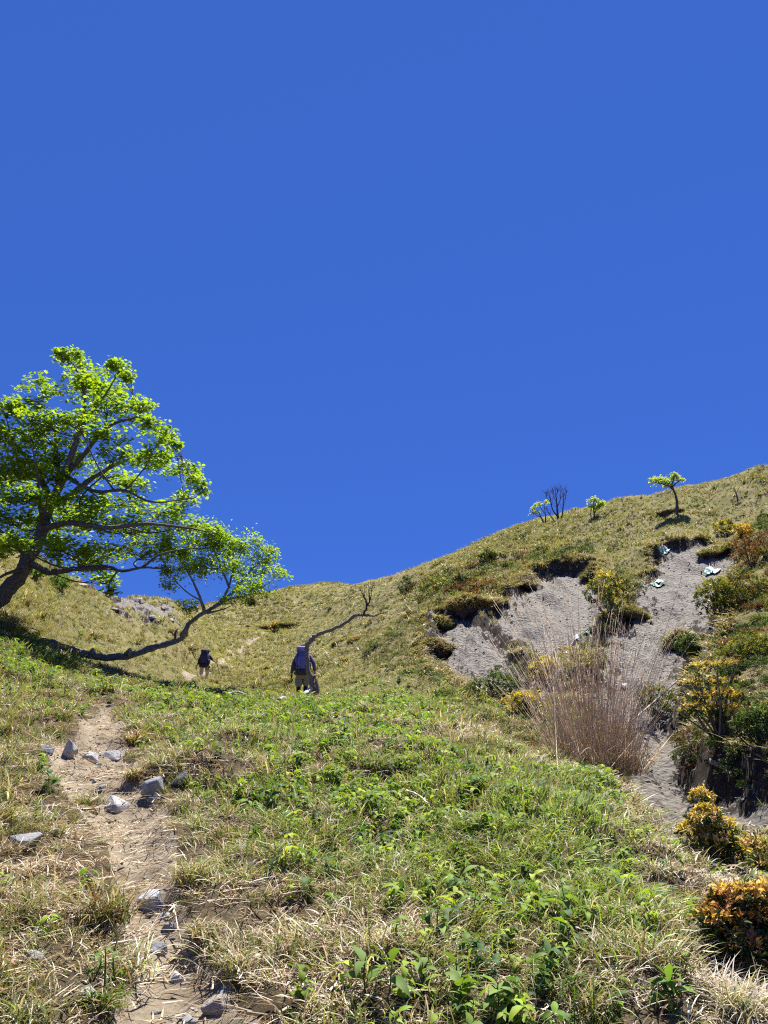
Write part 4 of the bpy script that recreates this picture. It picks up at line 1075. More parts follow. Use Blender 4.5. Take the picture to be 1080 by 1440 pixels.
t_.build('twigs', M_BARK, lean); f_.build('crown', M_MAPLE, lean)

# the dead grey tree beside the nearer hiker
dp = ground_at(444, 984); DY = float(dp[1]); DY = 19.3
dp = at(444, 986, DY); dp[2] = H(dp[0], dp[1])-.05
dead = empty('dead_tree', dp); tag(dead, 'bleached dead tree bending over to the right in front of the nearer hiker', 'dead tree')
def wood_tube(root, name, pts, rr, col, ns=9, n=None, jit=.10):
    P = smooth_path(np.array([at(a, b, DY+c) for a, b, c in pts])-np.array(root.location), n or len(pts)*5)
    P[1:-1] += rng.normal(0, .012, (len(P)-2, 3))
    mb = MB(); V, F = tube_arr(P, np.interp(np.linspace(0, 1, len(P)), np.linspace(0, 1, len(rr)), rr), ns, jit); mb.add(V, F, col)
    return mb.build(name, M_DEADWOOD, root, smooth=True)
DW = (.17, .145, .125)
wood_tube(dead, 'trunk', [(446, 990, 0), (441, 970, 0), (436, 950, 0), (432, 928, 0), (431, 910, 0), (436, 902, 0), (446, 893, 0), (466, 885, 0), (484, 877, 0), (498, 866, 0), (507, 865, 0), (516, 865, 0), (526, 866, 0), (537, 862, 0), (546, 859, 0)], [.085, .076, .062, .054, .05, .056, .05, .045, .042, .040, .038, .034, .026, .016, .006], DW)
wood_tube(dead, 'root', [(446, 990, -.1), (447, 972, -.1), (444, 955, -.05), (443, 948, 0)], [.06, .055, .04, .02], (.15, .12, .10))
wood_tube(dead, 'root', [(438, 968, -.05), (430, 975, -.2), (421, 981, -.3), (410, 987, -.35)], [.055, .06, .05, .02], (.50, .45, .39))
wood_tube(dead, 'broken_stub', [(435, 906, 0), (437, 899, 0), (439, 892, .05)], [.055, .05, .012], (.36, .32, .28))
for pts, r in (([(511, 865, 0), (515, 856, 0), (516, 848, 0), (511, 838, 0), (505, 825, .1)], .035), ([(515, 852, 0), (520, 846, .1), (519, 832, .1), (518, 818, .2)], .024),
               ([(516, 850, 0), (512, 836, -.1), (513, 822, -.2)], .015), ([(519, 845, .1), (523, 830, .2), (521, 814, .3)], .014), ([(518, 850, 0), (526, 853, 0), (533, 848, .1)], .012)):
    wood_tube(dead, 'branch', pts, [r, r*.8, r*.3], (.075, .065, .06), 6)

def log(label, pts, r, col, name='fallen_branch', cat='branch', lift=.5, group='dead wood lying in the grass'):
    P = [ground_at(a, b)+np.array([0, 0, r*lift+c]) for a, b, c in pts]; o = P[0]
    Q = smooth_path(np.array(P)-o, 14); Q[1:-1] += rng.normal(0, r*.2, (12, 3))
    mb = MB(); V, F = tube_arr(Q, np.linspace(r, r*.55, 14)*(1+rng.normal(0, .08, 14)), 7, .06); mb.add(V, F, col)
    ob = mb.build(name, M_DEADWOOD, smooth=True); ob.location = o; return tag(ob, label, cat, group)
log('pale stick lying in the lawn to the left of the dead tree', [(320, 982, .06), (332, 981, .08), (346, 982, .05)], .032, (.42, .38, .33))
log('bleached log half sunk in grass at the foot of the dead tree', [(392, 990, .06), (402, 987, .07), (415, 984, .06)], .035, (.36, .32, .27))
log('dark twig on the slope to the right of the farther hiker', [(312, 941, .1), (320, 942, .15), (323, 946, .05)], .045, (.10, .08, .07))
log('long thin pale pole reaching from the reeds across the gully', [(888, 1036, .25), (930, 1018, .55), (970, 1002, .75), (1006, 986, .9)], .016, (.45, .38, .33), cat='pole')
log('thin dead branch lying on the shaded gully floor', [(1000, 1082, .10), (1018, 1092, .10), (1034, 1100, .06)], .035, (.20, .17, .15))
log('straight straw stick lying on the lawn', [(572, 1138, .12), (588, 1147, .13), (603, 1156, .11)], .008, (.55, .45, .32))
log('bent twig across the bare earth under the dark stone', [(206, 1348, .02), (209, 1330, .05), (222, 1308, .06)], .0035, (.42, .34, .26))
log('white broken stick at the mouth of the dark hollow by the path', [(190, 1388, .02), (192, 1374, .07), (186, 1360, .10)], .004, (.58, .52, .46))
log('pale twig leaning on the path to the right of the dark stone', [(242, 1302, .08), (248, 1322, .05), (257, 1342, .02)], .0035, (.50, .40, .30))
log('tall single dry stem standing in front of the reeds', [(785, 1095, 0), (785, 1085, .35), (786, 1078, .95)], .0032, (.55, .45, .36), name='dry_stem', cat='stem', group=None)

# the trees along the right hand skyline
def small_tree(label, px, py, limbs, pads, leaf, pal, nleaf, bark, name='tree', cat='tree', group='small trees on the ridge', zs=.4):
    p = ground_at(px, py); Yt = float(p[1]); p2 = p.copy(); p2[2] -= .15
    root = empty(name, p2); tag(root, label, cat, group)
    w, l, t, f = grow(root, limbs, pads, Yt, leaf, pal, nleaf, 'diamond', bark, flat=1.0, twigs=5, zspread=zs, taper_r=.03)
    w.build('trunk', M_BARK, root, smooth=True)
    for mb in l: mb.build('limb', M_BARK, root, smooth=True)
    if t.n: t.build('twigs', M_BARK, root)
    if f.n: f.build('crown', M_MAPLE, root)
    return root
SP['pale'] = [(.30, .36, .17), (.36, .40, .22), (.26, .33, .12)]
small_tree('crooked little tree with flat pale crown highest on the right ridge', 951, 722,
  [([(951, 724, 0), (952, 708, 0), (950, 696, 0), (945, 684, 0)], .11, .06), ([(947, 688, 0), (938, 682, 0), (928, 680, .2), (920, 678, .3)], .08, .03), ([(945, 684, 0), (947, 674, 0), (948, 668, 0)], .06, .02), ([(946, 684, 0), (953, 678, 0), (957, 675, 0)], .05, .02)],
  [(923, 675, 8, 5, 0), (933, 675, 9, 5, .2), (938, 680, 6, 3, 0), (948, 668, 5, 4, .1), (956, 674, 5, 3, 0), (950, 672, 5, 3, .3)], .19, 'pale', 800, (.085, .07, .06), name='ridge_tree')
small_tree('sapling with pale green tufts between the bare bush and the crooked tree', 836, 727,
  [([(836, 729, 0), (835, 716, 0), (834, 706, 0)], .07, .03), ([(831, 727, .2), (831, 718, .2), (832, 711, .2)], .05, .02), ([(836, 722, 0), (840, 714, 0), (844, 709, 0)], .04, .015)],
  [(834, 703, 6, 4, 0), (832, 711, 4, 3, 0), (844, 709, 6, 5, 0), (838, 714, 4, 3, .2)], .20, 'pale', 600, (.10, .085, .07), name='sapling')
BARE = [([(786, 735, 0), (784, 722, 0), (783, 708, 0), (781, 690, 0)], .13, .02), ([(785, 728, 0), (777, 716, .3), (774, 702, .3), (771, 690, .3)], .08, .015), ([(788, 734, .2), (791, 722, .2), (792, 708, .2), (792, 690, .2)], .09, .015),
        ([(781, 735, -.2), (774, 725, -.2), (768, 714, -.2)], .07, .02), ([(784, 712, 0), (788, 702, 0), (789, 688, 0)], .05, .012), ([(783, 706, 0), (778, 697, .2), (777, 686, .2)], .04, .012), ([(774, 706, .3), (769, 700, .3), (767, 693, .3)], .035, .012), ([(792, 712, .2), (795, 702, .3), (796, 692, .3)], .03, .012), ([(781, 698, 0), (784, 692, 0), (785, 686, 0)], .03, .01)]
def bare():
    p = ground_at(786, 733); Yt = float(p[1]); root = empty('bare_tree', p-np.array([0, 0, .2])); tag(root, 'scorched bare tree with many upright dark stems on the ridge', 'tree', 'small trees on the ridge')
    tw = MB()
    for pts, r0, r1 in BARE:
        P = smooth_path(np.array([at(a, b, Yt+c) for a, b, c in pts])-np.array(root.location), 12); mb = MB()
        V, F = tube_arr(P, np.linspace(r0, r1, 12), 6); mb.add(V, F, (.065, .045, .045)); mb.build('trunk' if r0 > .12 else 'stem', M_BARK, root)
        for q in range(9):
            s = P[rng.integers(5, 12)]; e = s+np.array([rng.normal(0, .28), rng.normal(0, .28), rng.uniform(.25, .8)])
            V, F = tube_arr(smooth_path([s, (s+e)/2+rng.normal(0, .05, 3), e], 5), np.linspace(.022, .008, 5), 4); tw.add(V, F, (.11, .07, .075))
    tw.build('twigs', M_BARK, root)
bare()
small_tree('little tree with dark bent stems and a few leaf tufts beside the bare tree', 767, 737,
  [([(766, 738, 0), (761, 728, 0), (756, 718, 0)], .10, .03), ([(767, 737, .2), (767, 724, .2), (765, 710, .2)], .08, .02), ([(761, 728, 0), (754, 724, 0), (750, 720, 0)], .05, .02), ([(766, 722, .2), (759, 712, .2), (756, 706, .2)], .04, .015)],
  [(752, 720, 6, 4, 0), (756, 709, 5, 3, .1), (768, 706, 4, 3, .2), (750, 714, 3, 3, 0)], .20, 'pale', 380, (.08, .06, .06), name='sapling')
small_tree('leafless twig of a tree on the dark slope near the right frame edge', 1038, 702,
  [([(1038, 704, 0), (1035, 694, 0), (1032, 686, 0)], .06, .02), ([(1035, 694, 0), (1038, 688, 0), (1040, 684, 0)], .03, .012)], [(1033, 686, 2, 2, 0)], .15, 'grey', 12, (.16, .14, .12), name='bare_sapling')
# ------------------------------------------------------------------ stones
def rock_mat():
    m, nt, p = new_mat('grey_stone'); oc = objcoord(nt)
    at_ = N(nt, 'ShaderNodeAttribute'); at_.attribute_name = 'Col'
    a = ramp(nt, noise(nt, 7, 9, .62, oc, 1.4), [(.3, (.55, .55, .58)), (.45, (.92, .92, .93)), (.6, (1.1, 1.08, 1.04)), (.75, (1.35, 1.32, 1.25))])
    b = ramp(nt, noise(nt, 34, 6, .7, oc), [(.60, (0, 0, 0)), (.70, (1, 1, 1))])
    c = mixc(nt, 1.0, at_.outputs['Color'], a, 'MULTIPLY')
    sc_ = N(nt, 'ShaderNodeMath'); sc_.operation = 'MULTIPLY'; sc_.inputs[1].default_value = .14; nt.links.new(b, sc_.inputs[0])
    nt.links.new(mixc(nt, sc_.outputs[0], c, (.62, .61, .57)), p.inputs['Base Color'])
    p.inputs['Roughness'].default_value = .75; p.inputs['Specular IOR Level'].default_value = .3
    bump(nt, p, noise(nt, 12, 9, .7, oc, .8), .9, .03)
    return m
M_ROCK = rock_mat()
def rock_mesh(name, sx, sy, sz, seed, col, n=16):
    g = np.random.default_rng(seed); bm = bmesh.new()
    for q in range(n):
        u = g.normal(size=3); u /= np.linalg.norm(u); u = np.sign(u)*np.abs(u)**.8*g.uniform(.75, 1.05)
        bm.verts.new((u[0]*sx, u[1]*sy, u[2]*sz))
    r = bmesh.ops.convex_hull(bm, input=bm.verts)
    bmesh.ops.delete(bm, geom=[v for v in bm.verts if not v.link_faces], context='VERTS')
    bmesh.ops.bevel(bm, geom=list(bm.edges), offset=min(sx, sy, sz)*.07, segments=1, affect='EDGES', profile=.6)
    me = bpy.data.meshes.new(name); bm.to_mesh(me); bm.free()
    a = me.attributes.new('Col', 'FLOAT_COLOR', 'POINT')
    a.data.foreach_set('color', np.tile([*col, 1.0], len(me.vertices)).astype(np.float32)); return me
GR, PG, DG, TG = (.235, .24, .25), (.35, .34, .325), (.16, .16, .168), (.28, .25, .21)
def rock(label, px, py, wpx, hpx, seed, col=GR, sink=.25, deep=.8, yaw=0, tilt=0, group='stones along the path', name='rock', dz=0):
    p = ground_at(px, py); m = depth_scale(p); sx, sz = wpx*m*.56, hpx*m*.52
    o = link(name, rock_mesh(name, sx*1.08, sx*deep, sz*1.1, seed, col), M_ROCK)
    o.location = p+np.array([0, sx*deep*.3, sz*(1-2*min(sink+.12, .45))+dz]); o.rotation_euler = (tilt+.35, 0, yaw)
    return tag(o, label, 'rock', group)
rock('pale pointed rock standing in the turf left of the upper path', 95, 1066, 24, 32, 3, PG, .1)
rock('low grey rock in the turf to the left of the pale pointed one', 66, 1058, 26, 18, 4, GR, .3)
rock('flat slab across the upper path', 156, 1064, 34, 14, 5, PG, .25)
rock('flat pale slab at the left of the upper path slab', 126, 1068, 26, 16, 6, PG, .3)
rock('small pale stone below the two upper slabs', 139, 1077, 12, 7, 7, PG, .2)
rock('small dark stone in the middle of the upper path', 141, 1112, 18, 11, 8, DG, .15)
rock('tiny white stone just above the small dark one', 132, 1101, 8, 8, 9, PG, .2)
rock('triangular grey rock on the left edge of the path', 162, 1137, 40, 26, 10, PG, .22)
rock('grey rock set in the cut turf on the right of the path', 214, 1120, 32, 36, 11, GR, .12)
rock('dark weathered rock half under turf behind the grey set one', 252, 1098, 36, 22, 12, DG, .3)
rock('slate chip at the foot of the grey set rock', 219, 1124, 22, 8, 13, GR, .2)
rock('rounded white veined rock in the middle of the lower path', 208, 1280, 38, 44, 14, (.42, .42, .43), .25)
rock('flat chip just right of the rounded white veined rock', 232, 1290, 18, 10, 15, PG, .3)
rock('grey slab with pale face below the rounded rock', 236, 1312, 20, 26, 16, GR, .3)
rock('dark undercut stone with a sharp lower edge on the lower path', 221, 1340, 27, 30, 17, (.30, .31, .34), .2)
rock('small white stone alone on the bare earth of the lower path', 246, 1380, 28, 22, 18, (.42, .40, .37), .32)
rock('big brown grey stone at the bottom of the path', 304, 1422, 44, 36, 19, TG, .25)
rock('grey stone tip behind the big brown grey one', 316, 1398, 26, 14, 20, GR, .25)
rock('grey stone cut by the bottom edge of the picture', 266, 1442, 24, 18, 21, GR, .2)
rock('half buried blue grey rock at the left frame edge', 26, 1186, 50, 28, 22, GR, .35)
rock('small blue grey rock in the straw on the lower left', 48, 1352, 26, 22, 23, GR, .25)
rock('pale flat stone under the fern like sprig at lower left', 124, 1398, 30, 16, 24, PG, .35)
rock('pale block on the left bank in the shadow of the maple', 21, 872, 7, 9, 25, (.6, .6, .58), .1)
for lab, x, y, w, h, s, c in (('broad pale outcrop on the rocky skyline left of the leaning tree', 192, 845, 34, 12, 31, TG), ('reddish outcrop highest on the rocky left skyline', 112, 822, 30, 9, 32, (.33, .26, .22)), ('pale slab under the broad skyline outcrop', 160, 856, 34, 9, 33, TG),
  ('small outcrop at the notch end of the left skyline', 228, 856, 18, 8, 34, TG), ('grey boulder low on the rocky left slope', 215, 868, 22, 8, 35, PG), ('flat outcrop between the two skyline ones', 148, 838, 26, 7, 36, TG), ('tan slab at the right end of the left rocky slope', 240, 872, 22, 7, 37, TG)):
    rock(lab, x, y, w*.55, h*.8, s, (c[0]*.8, c[1]*.8, c[2]*.78), .42, 1.3, group='outcrops on the left skyline')
for lab, x, y, w, h, s, c in (('white stone lying on the lower gully floor', 980, 1128, 9, 7, 41, PG), ('grey stone below the turf on the spur beside the left slip', 502, 918, 12, 9, 42, PG)):
    rock(lab, x, y, w, h, s, c, .2, group='stones of the gully')
# loose shale on the slips: far too many to count
M_GRAV = MB()
protos = []
for s in range(6):
    me = rock_mesh('chip', .5, .38, .2, 60+s, GR, 9); bmm = bmesh.new(); bmm.from_mesh(me); bmesh.ops.triangulate(bmm, faces=bmm.faces[:]); bmm.verts.index_update()
    protos.append((np.array([v.co[:] for v in bmm.verts]), [np.array([[v.index for v in f.verts] for f in bmm.faces])], np.zeros(len(bmm.verts), int), 1)); bmm.free(); bpy.data.meshes.remove(me)
for r0, r1, dens, sz in ((7, 16, 130, .045), (16, 30, 42, .055), (30, 48, 24, .075)):
    S = samples(r0, r1, dens, .05, .62); cl = fbm(S['x'], S['y'], 1.2, 3, 88)
    S = sel(S, (S['sd'] > .05) & (rng.random(len(S['x'])) < .35+.9*cl.clip(-.3, .7))); n = len(S['x'])
    for v in range(6):
        m = rng.integers(0, 6, n) == v; k = int(m.sum())
        scatter(M_GRAV, protos[v], np.stack([S['x'][m], S['y'][m], S['z'][m]], 1), rng.uniform(0, 6.28, k), sz*rng.lognormal(-.35, .75, k).clip(0, 2.6), np.array([.19, .182, .17])*rng.uniform(.55, 1.5, (k, 1, 1)), slope_tilt(sel(S, m), .8))
S = sel(samples(2, 11, 260, -.5, 0), np.ones(1, bool)[0:0]) if False else samples(2, 11, 260, -.5, .0)
S = sel(S, S['pd'] < 1.0); n = len(S['x'])
for v in range(6):
    m = rng.integers(0, 6, n) == v; k = int(m.sum())
    scatter(M_GRAV, protos[v], np.stack([S['x'][m], S['y'][m], S['z'][m]], 1), rng.uniform(0, 6.28, k), .020*rng.lognormal(0, .7, k).clip(0, 2.4), np.array([.24, .22, .19])*rng.uniform(.5, 1.5, (k, 1, 1)), None)
tag(M_GRAV.build('gravel', M_ROCK), 'loose grey shale chips on the slips and the path', kind='stuff')

# ------------------------------------------------------------------ scraps of sheeting left on the slips
def plain(name, col, rough=.5, spec=.4, bs=None):
    m, nt, p = new_mat(name); oc = objcoord(nt)
    g = ramp(nt, noise(nt, 9, 5, .7, oc), [(.3, (.75,)*3), (.7, (1.2,)*3)])
    nt.links.new(mixc(nt, 1.0, col, g, 'MULTIPLY'), p.inputs['Base Color'])
    p.inputs['Roughness'].default_value = rough; p.inputs['Specular IOR Level'].default_value = spec
    if bs: bump(nt, p, noise(nt, bs, 5, .7, oc), .5, .02)
    return m
M_WHITE, M_GREEN, M_TEAL = plain('white_sheeting', (.62, .62, .61), .6), plain('green_sheeting', (.015, .15, .085), .5), plain('faded_teal_sheeting', (.14, .36, .33), .5)
def sheet(label, px, py, wpx, hpx, mat, seed, yaw=0.0, pieces=()):
    p = ground_at(px, py); m = depth_scale(p); w, d = wpx*m*.8, max(hpx*m*1.5, .2)
    def surf(w, d, ox=0, oy=0, sd=0, lift=.10):
        nx, ny = 16, 12; u, v = np.meshgrid(np.linspace(-.5, .5, nx), np.linspace(-.5, .5, ny), indexing='ij')
        edge = 1+.25*fbm(np.arctan2(v, u)*2+seed, u*0+sd, .7, 3, seed); X = u*w*edge+ox; Y = v*d*edge+oy
        X, Y = X*math.cos(yaw)-Y*math.sin(yaw), X*math.sin(yaw)+Y*math.cos(yaw)
        Z = H(X+p[0], Y+p[1])-p[2]+lift+.22*w*fbm(X+seed, Y+sd, w*.5, 3, seed)+.05*w*fbm(X, Y, w*.12, 2, seed+3)
        V = np.stack([X, Y, Z], -1).reshape(-1, 3); i, j = np.meshgrid(np.arange(nx-1), np.arange(ny-1), indexing='ij'); a = (i*ny+j).ravel()
        F = np.stack([a, a+ny, a+ny+1, a+1], 1); n = len(V)       # upper and under side with a thin rim
        V2 = np.concatenate([V, V-np.array([0, 0, .012])])
        rim = [(i*ny, (i+1)*ny) for i in range(nx-1)]+[((i+1)*ny+ny-1, i*ny+ny-1) for i in range(nx-1)]+[(j+1, j) for j in range(ny-1)]+[((nx-1)*ny+j, (nx-1)*ny+j+1) for j in range(ny-1)]
        R = np.array([(b, a_, a_+n, b+n) for a_, b in rim])
        return V2, [np.concatenate([F, F[:, ::-1]+n, R])]
    root = empty('torn_sheeting', p); tag(root, label, 'sheeting', 'scraps of sheeting on the slips')
    mb = MB(); mb.add(*surf(w, d)); mb.build('sheet', mat, root)
    for q, (ox, oy, s, mt) in enumerate(pieces):
        mb = MB(); mb.add(*surf(w*s, d*s, ox*w, oy*w, q+2, .16)); mb.build('fold', mt, root)
sheet('white sack lying on the slip above the middle of the reeds', 808, 901, 12, 4, M_WHITE, 1)
sheet('small white scrap below the sack above the reeds', 795, 922, 7, 4, M_WHITE, 2)
sheet('dark green netting beside the white sack above the reeds', 828, 893, 22, 8, M_GREEN, 3, .5)
sheet('white scrap among the reed tops on the right', 878, 968, 9, 5, M_WHITE, 4)
sheet('dark green sheet with a white fold at the left rim of the long slip', 925, 824, 24, 9, M_GREEN, 5, .5, [(.35, .15, .45, M_WHITE)])
sheet('teal and white sheeting tucked under the top left rim of the long slip', 934, 778, 26, 6, M_TEAL, 6, .5, [(.2, .1, .5, M_WHITE)])
sheet('small teal scrap on the grass crack above the long slip', 923, 762, 9, 4, M_TEAL, 7, .3)
sheet('pale torn sheet on the right side of the long slip', 1005, 804, 16, 10, M_WHITE, 8, .8, [(-.4, .5, .7, M_TEAL)])
sheet('green scrap low on the right side of the long slip', 1002, 823, 9, 6, M_GREEN, 9, .4)

# ------------------------------------------------------------------ turf lumps with bare dark earth beneath, at the rims
M_EARTH = vcol_mat('dark_earth', rough=.95, spec=.1, bump_scale=9, bump_strength=1.0, bump_dist=.06, vary=.4)
def overhang(label, px, py, wpx, hpx, pal, seed, yaw=0.0, group='turf lumps at the rims of the slips'):
    p = ground_at(px, py-hpx*.25); m = depth_scale(p); w, h = wpx*m, hpx*m
    root = empty('turf_overhang', p); tag(root, label, 'turf lump', group)
    bm = bmesh.new(); bmesh.ops.create_icosphere(bm, subdivisions=4, radius=1.0)
    V = np.array([v.co[:] for v in bm.verts])
    nz = fbm(V[:, 0]*1.3+seed, V[:, 1]*1.3+V[:, 2]*.8, .8, 4, seed) + .5*fbm(V[:, 0]*3+seed, V[:, 2]*3, .8, 3, seed+9)
    s = (1+.45*nz)[:, None]*np.array([w*.5, w*.42, h*.62]); W = V*s
    W[:, 2] = np.where(W[:, 2] > 0, W[:, 2]*.55, W[:, 2]*.9)
    W[:, 1] += -.25*h*sstep(-.4, .6, V[:, 2])+.12*w
    W = W@rot_zyx(yaw, 0).T; W[:, 2] += (H(W[:, 0]+p[0], W[:, 1]+p[1]+.25*w)-p[2])*.55-.05*h
    for v, c in zip(bm.verts, W): v.co = c
    me = bpy.data.meshes.new('earth'); bm.to_mesh(me); bm.free()
    a = me.attributes.new('Col', 'FLOAT_COLOR', 'POINT'); a.data.foreach_set('color', np.tile([.085, .065, .05, 1], len(W)).astype(np.float32))
    me.polygons.foreach_set('use_smooth', np.ones(len(me.polygons), bool)); link('earth', me, M_EARTH, root)
    top = np.where(V[:, 2] > -.12+.25*nz)[0]; k = int(min(len(top), 420)); t = rng.choice(top, k, replace=False)
    L = min(.55, max(.3, h*.6)); mb = MB(); pr = proto_tuft(9, L, L*.075, 4, (10, 60), (80, 165), L*.18, lean=.6, seed=seed)
    scatter(mb, pr, W[t], rng.uniform(-.8, .8, k), rng.uniform(.5, 1.15, k), mixed_cols(k, 9, {q: np.full(k, z) for q, z in pal.items()}), rng.normal(0, .2, (k, 2)))
    mb.build('turf', M_GRASS, root)
TB = {'straw': 1.0, 'brown': .7, 'olive': .7, 'grey': .3}
TO = {'olive': 1.0, 'grey': .9, 'straw': .5, 'brown': .3}
overhang('big brown turf lump overhanging the left slip with a black hollow beneath', 660, 862, 52, 30, TB, 201)
overhang('turf lump right of the big brown one where the two slips meet', 690, 858, 26, 22, TB, 202)
overhang('dark turf lump on the left edge of the left slip', 622, 892, 18, 26, TO, 203)
overhang('lowest dark turf lump hanging over the left edge of the left slip', 618, 922, 30, 26, TB, 204)
overhang('long turf lip along the upper left rim of the middle slip', 738, 826, 44, 16, TB, 205, .5)
overhang('turf lip at the upper right corner of the middle slip', 832, 822, 16, 22, TO, 207)
overhang('turf lip at the right corner of the long slip top', 1004, 784, 36, 14, TO, 209)
overhang('dark turf lip along the left rim of the long slip', 893, 868, 46, 14, TO, 211, .6)
overhang('dark eroded turf block on the right side of the long slip', 962, 922, 40, 44, TO, 212, -.5)
overhang('small turf block on the gentle slope left of the dead tree tip', 500, 905, 24, 10, TB, 213)
overhang('round tussock lump on the slope between dead tree and spur', 478, 908, 22, 11, TO, 214)
overhang('dark undercut turf under the crooked ridge tree', 945, 722, 34, 9, TO, 215)
overhang('turf lump at the far bend of the trail', 372, 886, 26, 9, TB, 218)
overhang('turf lump above the far trail beside the dark orange tipped bush', 404, 882, 24, 8, TO, 219)
# ------------------------------------------------------------------ the two hikers, seen from behind
def skin(name, nodes, edges, mat, parent, sub=2, extra=None, smooth=True, rootn=0):
    """one continuous surface grown along a skeleton: nodes = [(x,y,z,r or (rx,ry))]"""
    me = bpy.data.meshes.new(name); me.from_pydata([n[:3] for n in nodes], edges, [])
    o = bpy.data.objects.new(name, me); COL.objects.link(o)
    md = o.modifiers.new('skin', 'SKIN'); md.use_smooth_shade = True
    sv = me.skin_vertices[0].data
    for i, n in enumerate(nodes):
        r = n[3]; sv[i].radius = r if isinstance(r, tuple) else (r, r); sv[i].use_root = (i == rootn)
    if sub:
        sd = o.modifiers.new('sub', 'SUBSURF'); sd.levels = sub; sd.render_levels = sub
    dg = bpy.context.evaluated_depsgraph_get(); ev = o.evaluated_get(dg)
    new = bpy.data.meshes.new_from_object(ev); o.modifiers.clear(); o.data = new; bpy.data.meshes.remove(me)
    new.name = name
    if extra:
        bm = bmesh.new(); bm.from_mesh(new)
        for V, Fs in extra:
            vs = [bm.verts.new(v) for v in V]
            for F in Fs:
                for f in F:
                    try: bm.faces.new([vs[i] for i in f])
                    except ValueError: pass
        for f in bm.faces: f.smooth = True
        bm.to_mesh(new); bm.free()
    new.materials.clear(); new.materials.append(mat); o.parent = parent
    return o

def cloth(name, col, rough=.85, scale=60, vary=.3):
    m, nt, p = new_mat(name); oc = objcoord(nt)
    g = ramp(nt, noise(nt, scale*.2, 5, .7, oc), [(.3, (1-vary,)*3), (.7, (1+vary,)*3)])
    nt.links.new(mixc(nt, 1.0, col, g, 'MULTIPLY'), p.inputs['Base Color'])
    p.inputs['Roughness'].default_value = rough; p.inputs['Specular IOR Level'].default_value = .25
    bump(nt, p, noise(nt, 14, 4, .6, oc), .5, .03); return m
M_SKIN = cloth('skin', (.42, .25, .17), .55, 20, .08)
M_HAIR = cloth('hair', (.02, .016, .014), .5)

def fingers(wrist, d, side, palm_n, s=1.0):
    """four bent fingers and a thumb as tapering tubes rooted in the palm"""
    wrist, d, side, palm_n = [np.array(v, float) for v in (wrist, d, side, palm_n)]
    d /= np.linalg.norm(d); side /= np.linalg.norm(side); palm_n /= np.linalg.norm(palm_n); out = []
    for i, (o, l) in enumerate(((-.030, .062), (-.010, .075), (.011, .070), (.030, .055))):
        b = wrist + d*.075*s + side*o*s; P = [b-d*.02*s]; v = d.copy(); p = b.copy()
        for k, f in enumerate((.45, .32, .23)):
            P.append(p.copy()); a = .28+.16*k+.04*i; v = v*math.cos(a)+palm_n*math.sin(a); v /= np.linalg.norm(v); p = p+v*l*f*s
        P.append(p); out.append(tube_arr(np.array(P), np.array([.0095, .0095, .0088, .008, .005])*s, 6))
    b = wrist+d*.03*s-side*.03*s; v = d*.6-side*.75+palm_n*.25; v /= np.linalg.norm(v)
    out.append(tube_arr(np.array([b+side*.01*s, b+v*.018*s, b+v*.042*s, b+v*.045*s+d*.022*s]), np.array([.012, .012, .0105, .006])*s, 6))
    return out

def head_extra(c, r):
    """nose and ears; the face looks along +Y and slightly down"""
    out = []
    out.append(tube_arr(np.array([c+np.array([0, r*.86, r*.18]), c+np.array([0, r*1.10, -.05*r]), c+np.array([0, r*.9, -.22*r])]), np.array([.010, .017, .010]), 6))
    for s in (-1, 1):
        out.append(tube_arr(np.array([c+np.array([s*r*.82, 0, r*.22]), c+np.array([s*r*.95, -.14*r, .10*r]), c+np.array([s*r*.92, -.10*r, -.16*r]), c+np.array([s*r*.80, .02*r, -.24*r])]), np.array([.008, .014, .012, .007]), 6))
        e = c+np.array([s*r*.36, r*.86, r*.10]); out.append(tube_arr(np.array([e-np.array([.012, 0, 0]), e, e+np.array([.012, 0, 0])]), np.array([.004, .009, .004]), 6))
    out.append(tube_arr(c+np.array([[-.024, r*.86, -.42*r], [0, r*.93, -.43*r], [.024, r*.86, -.42*r]]), np.array([.004, .007, .004]), 6))
    return out

def limb_nodes(pts, rs): return [(*p, r) for p, r in zip(pts, rs)]
def chain(n, start=0): return [(start+i, start+i+1) for i in range(n-1)]

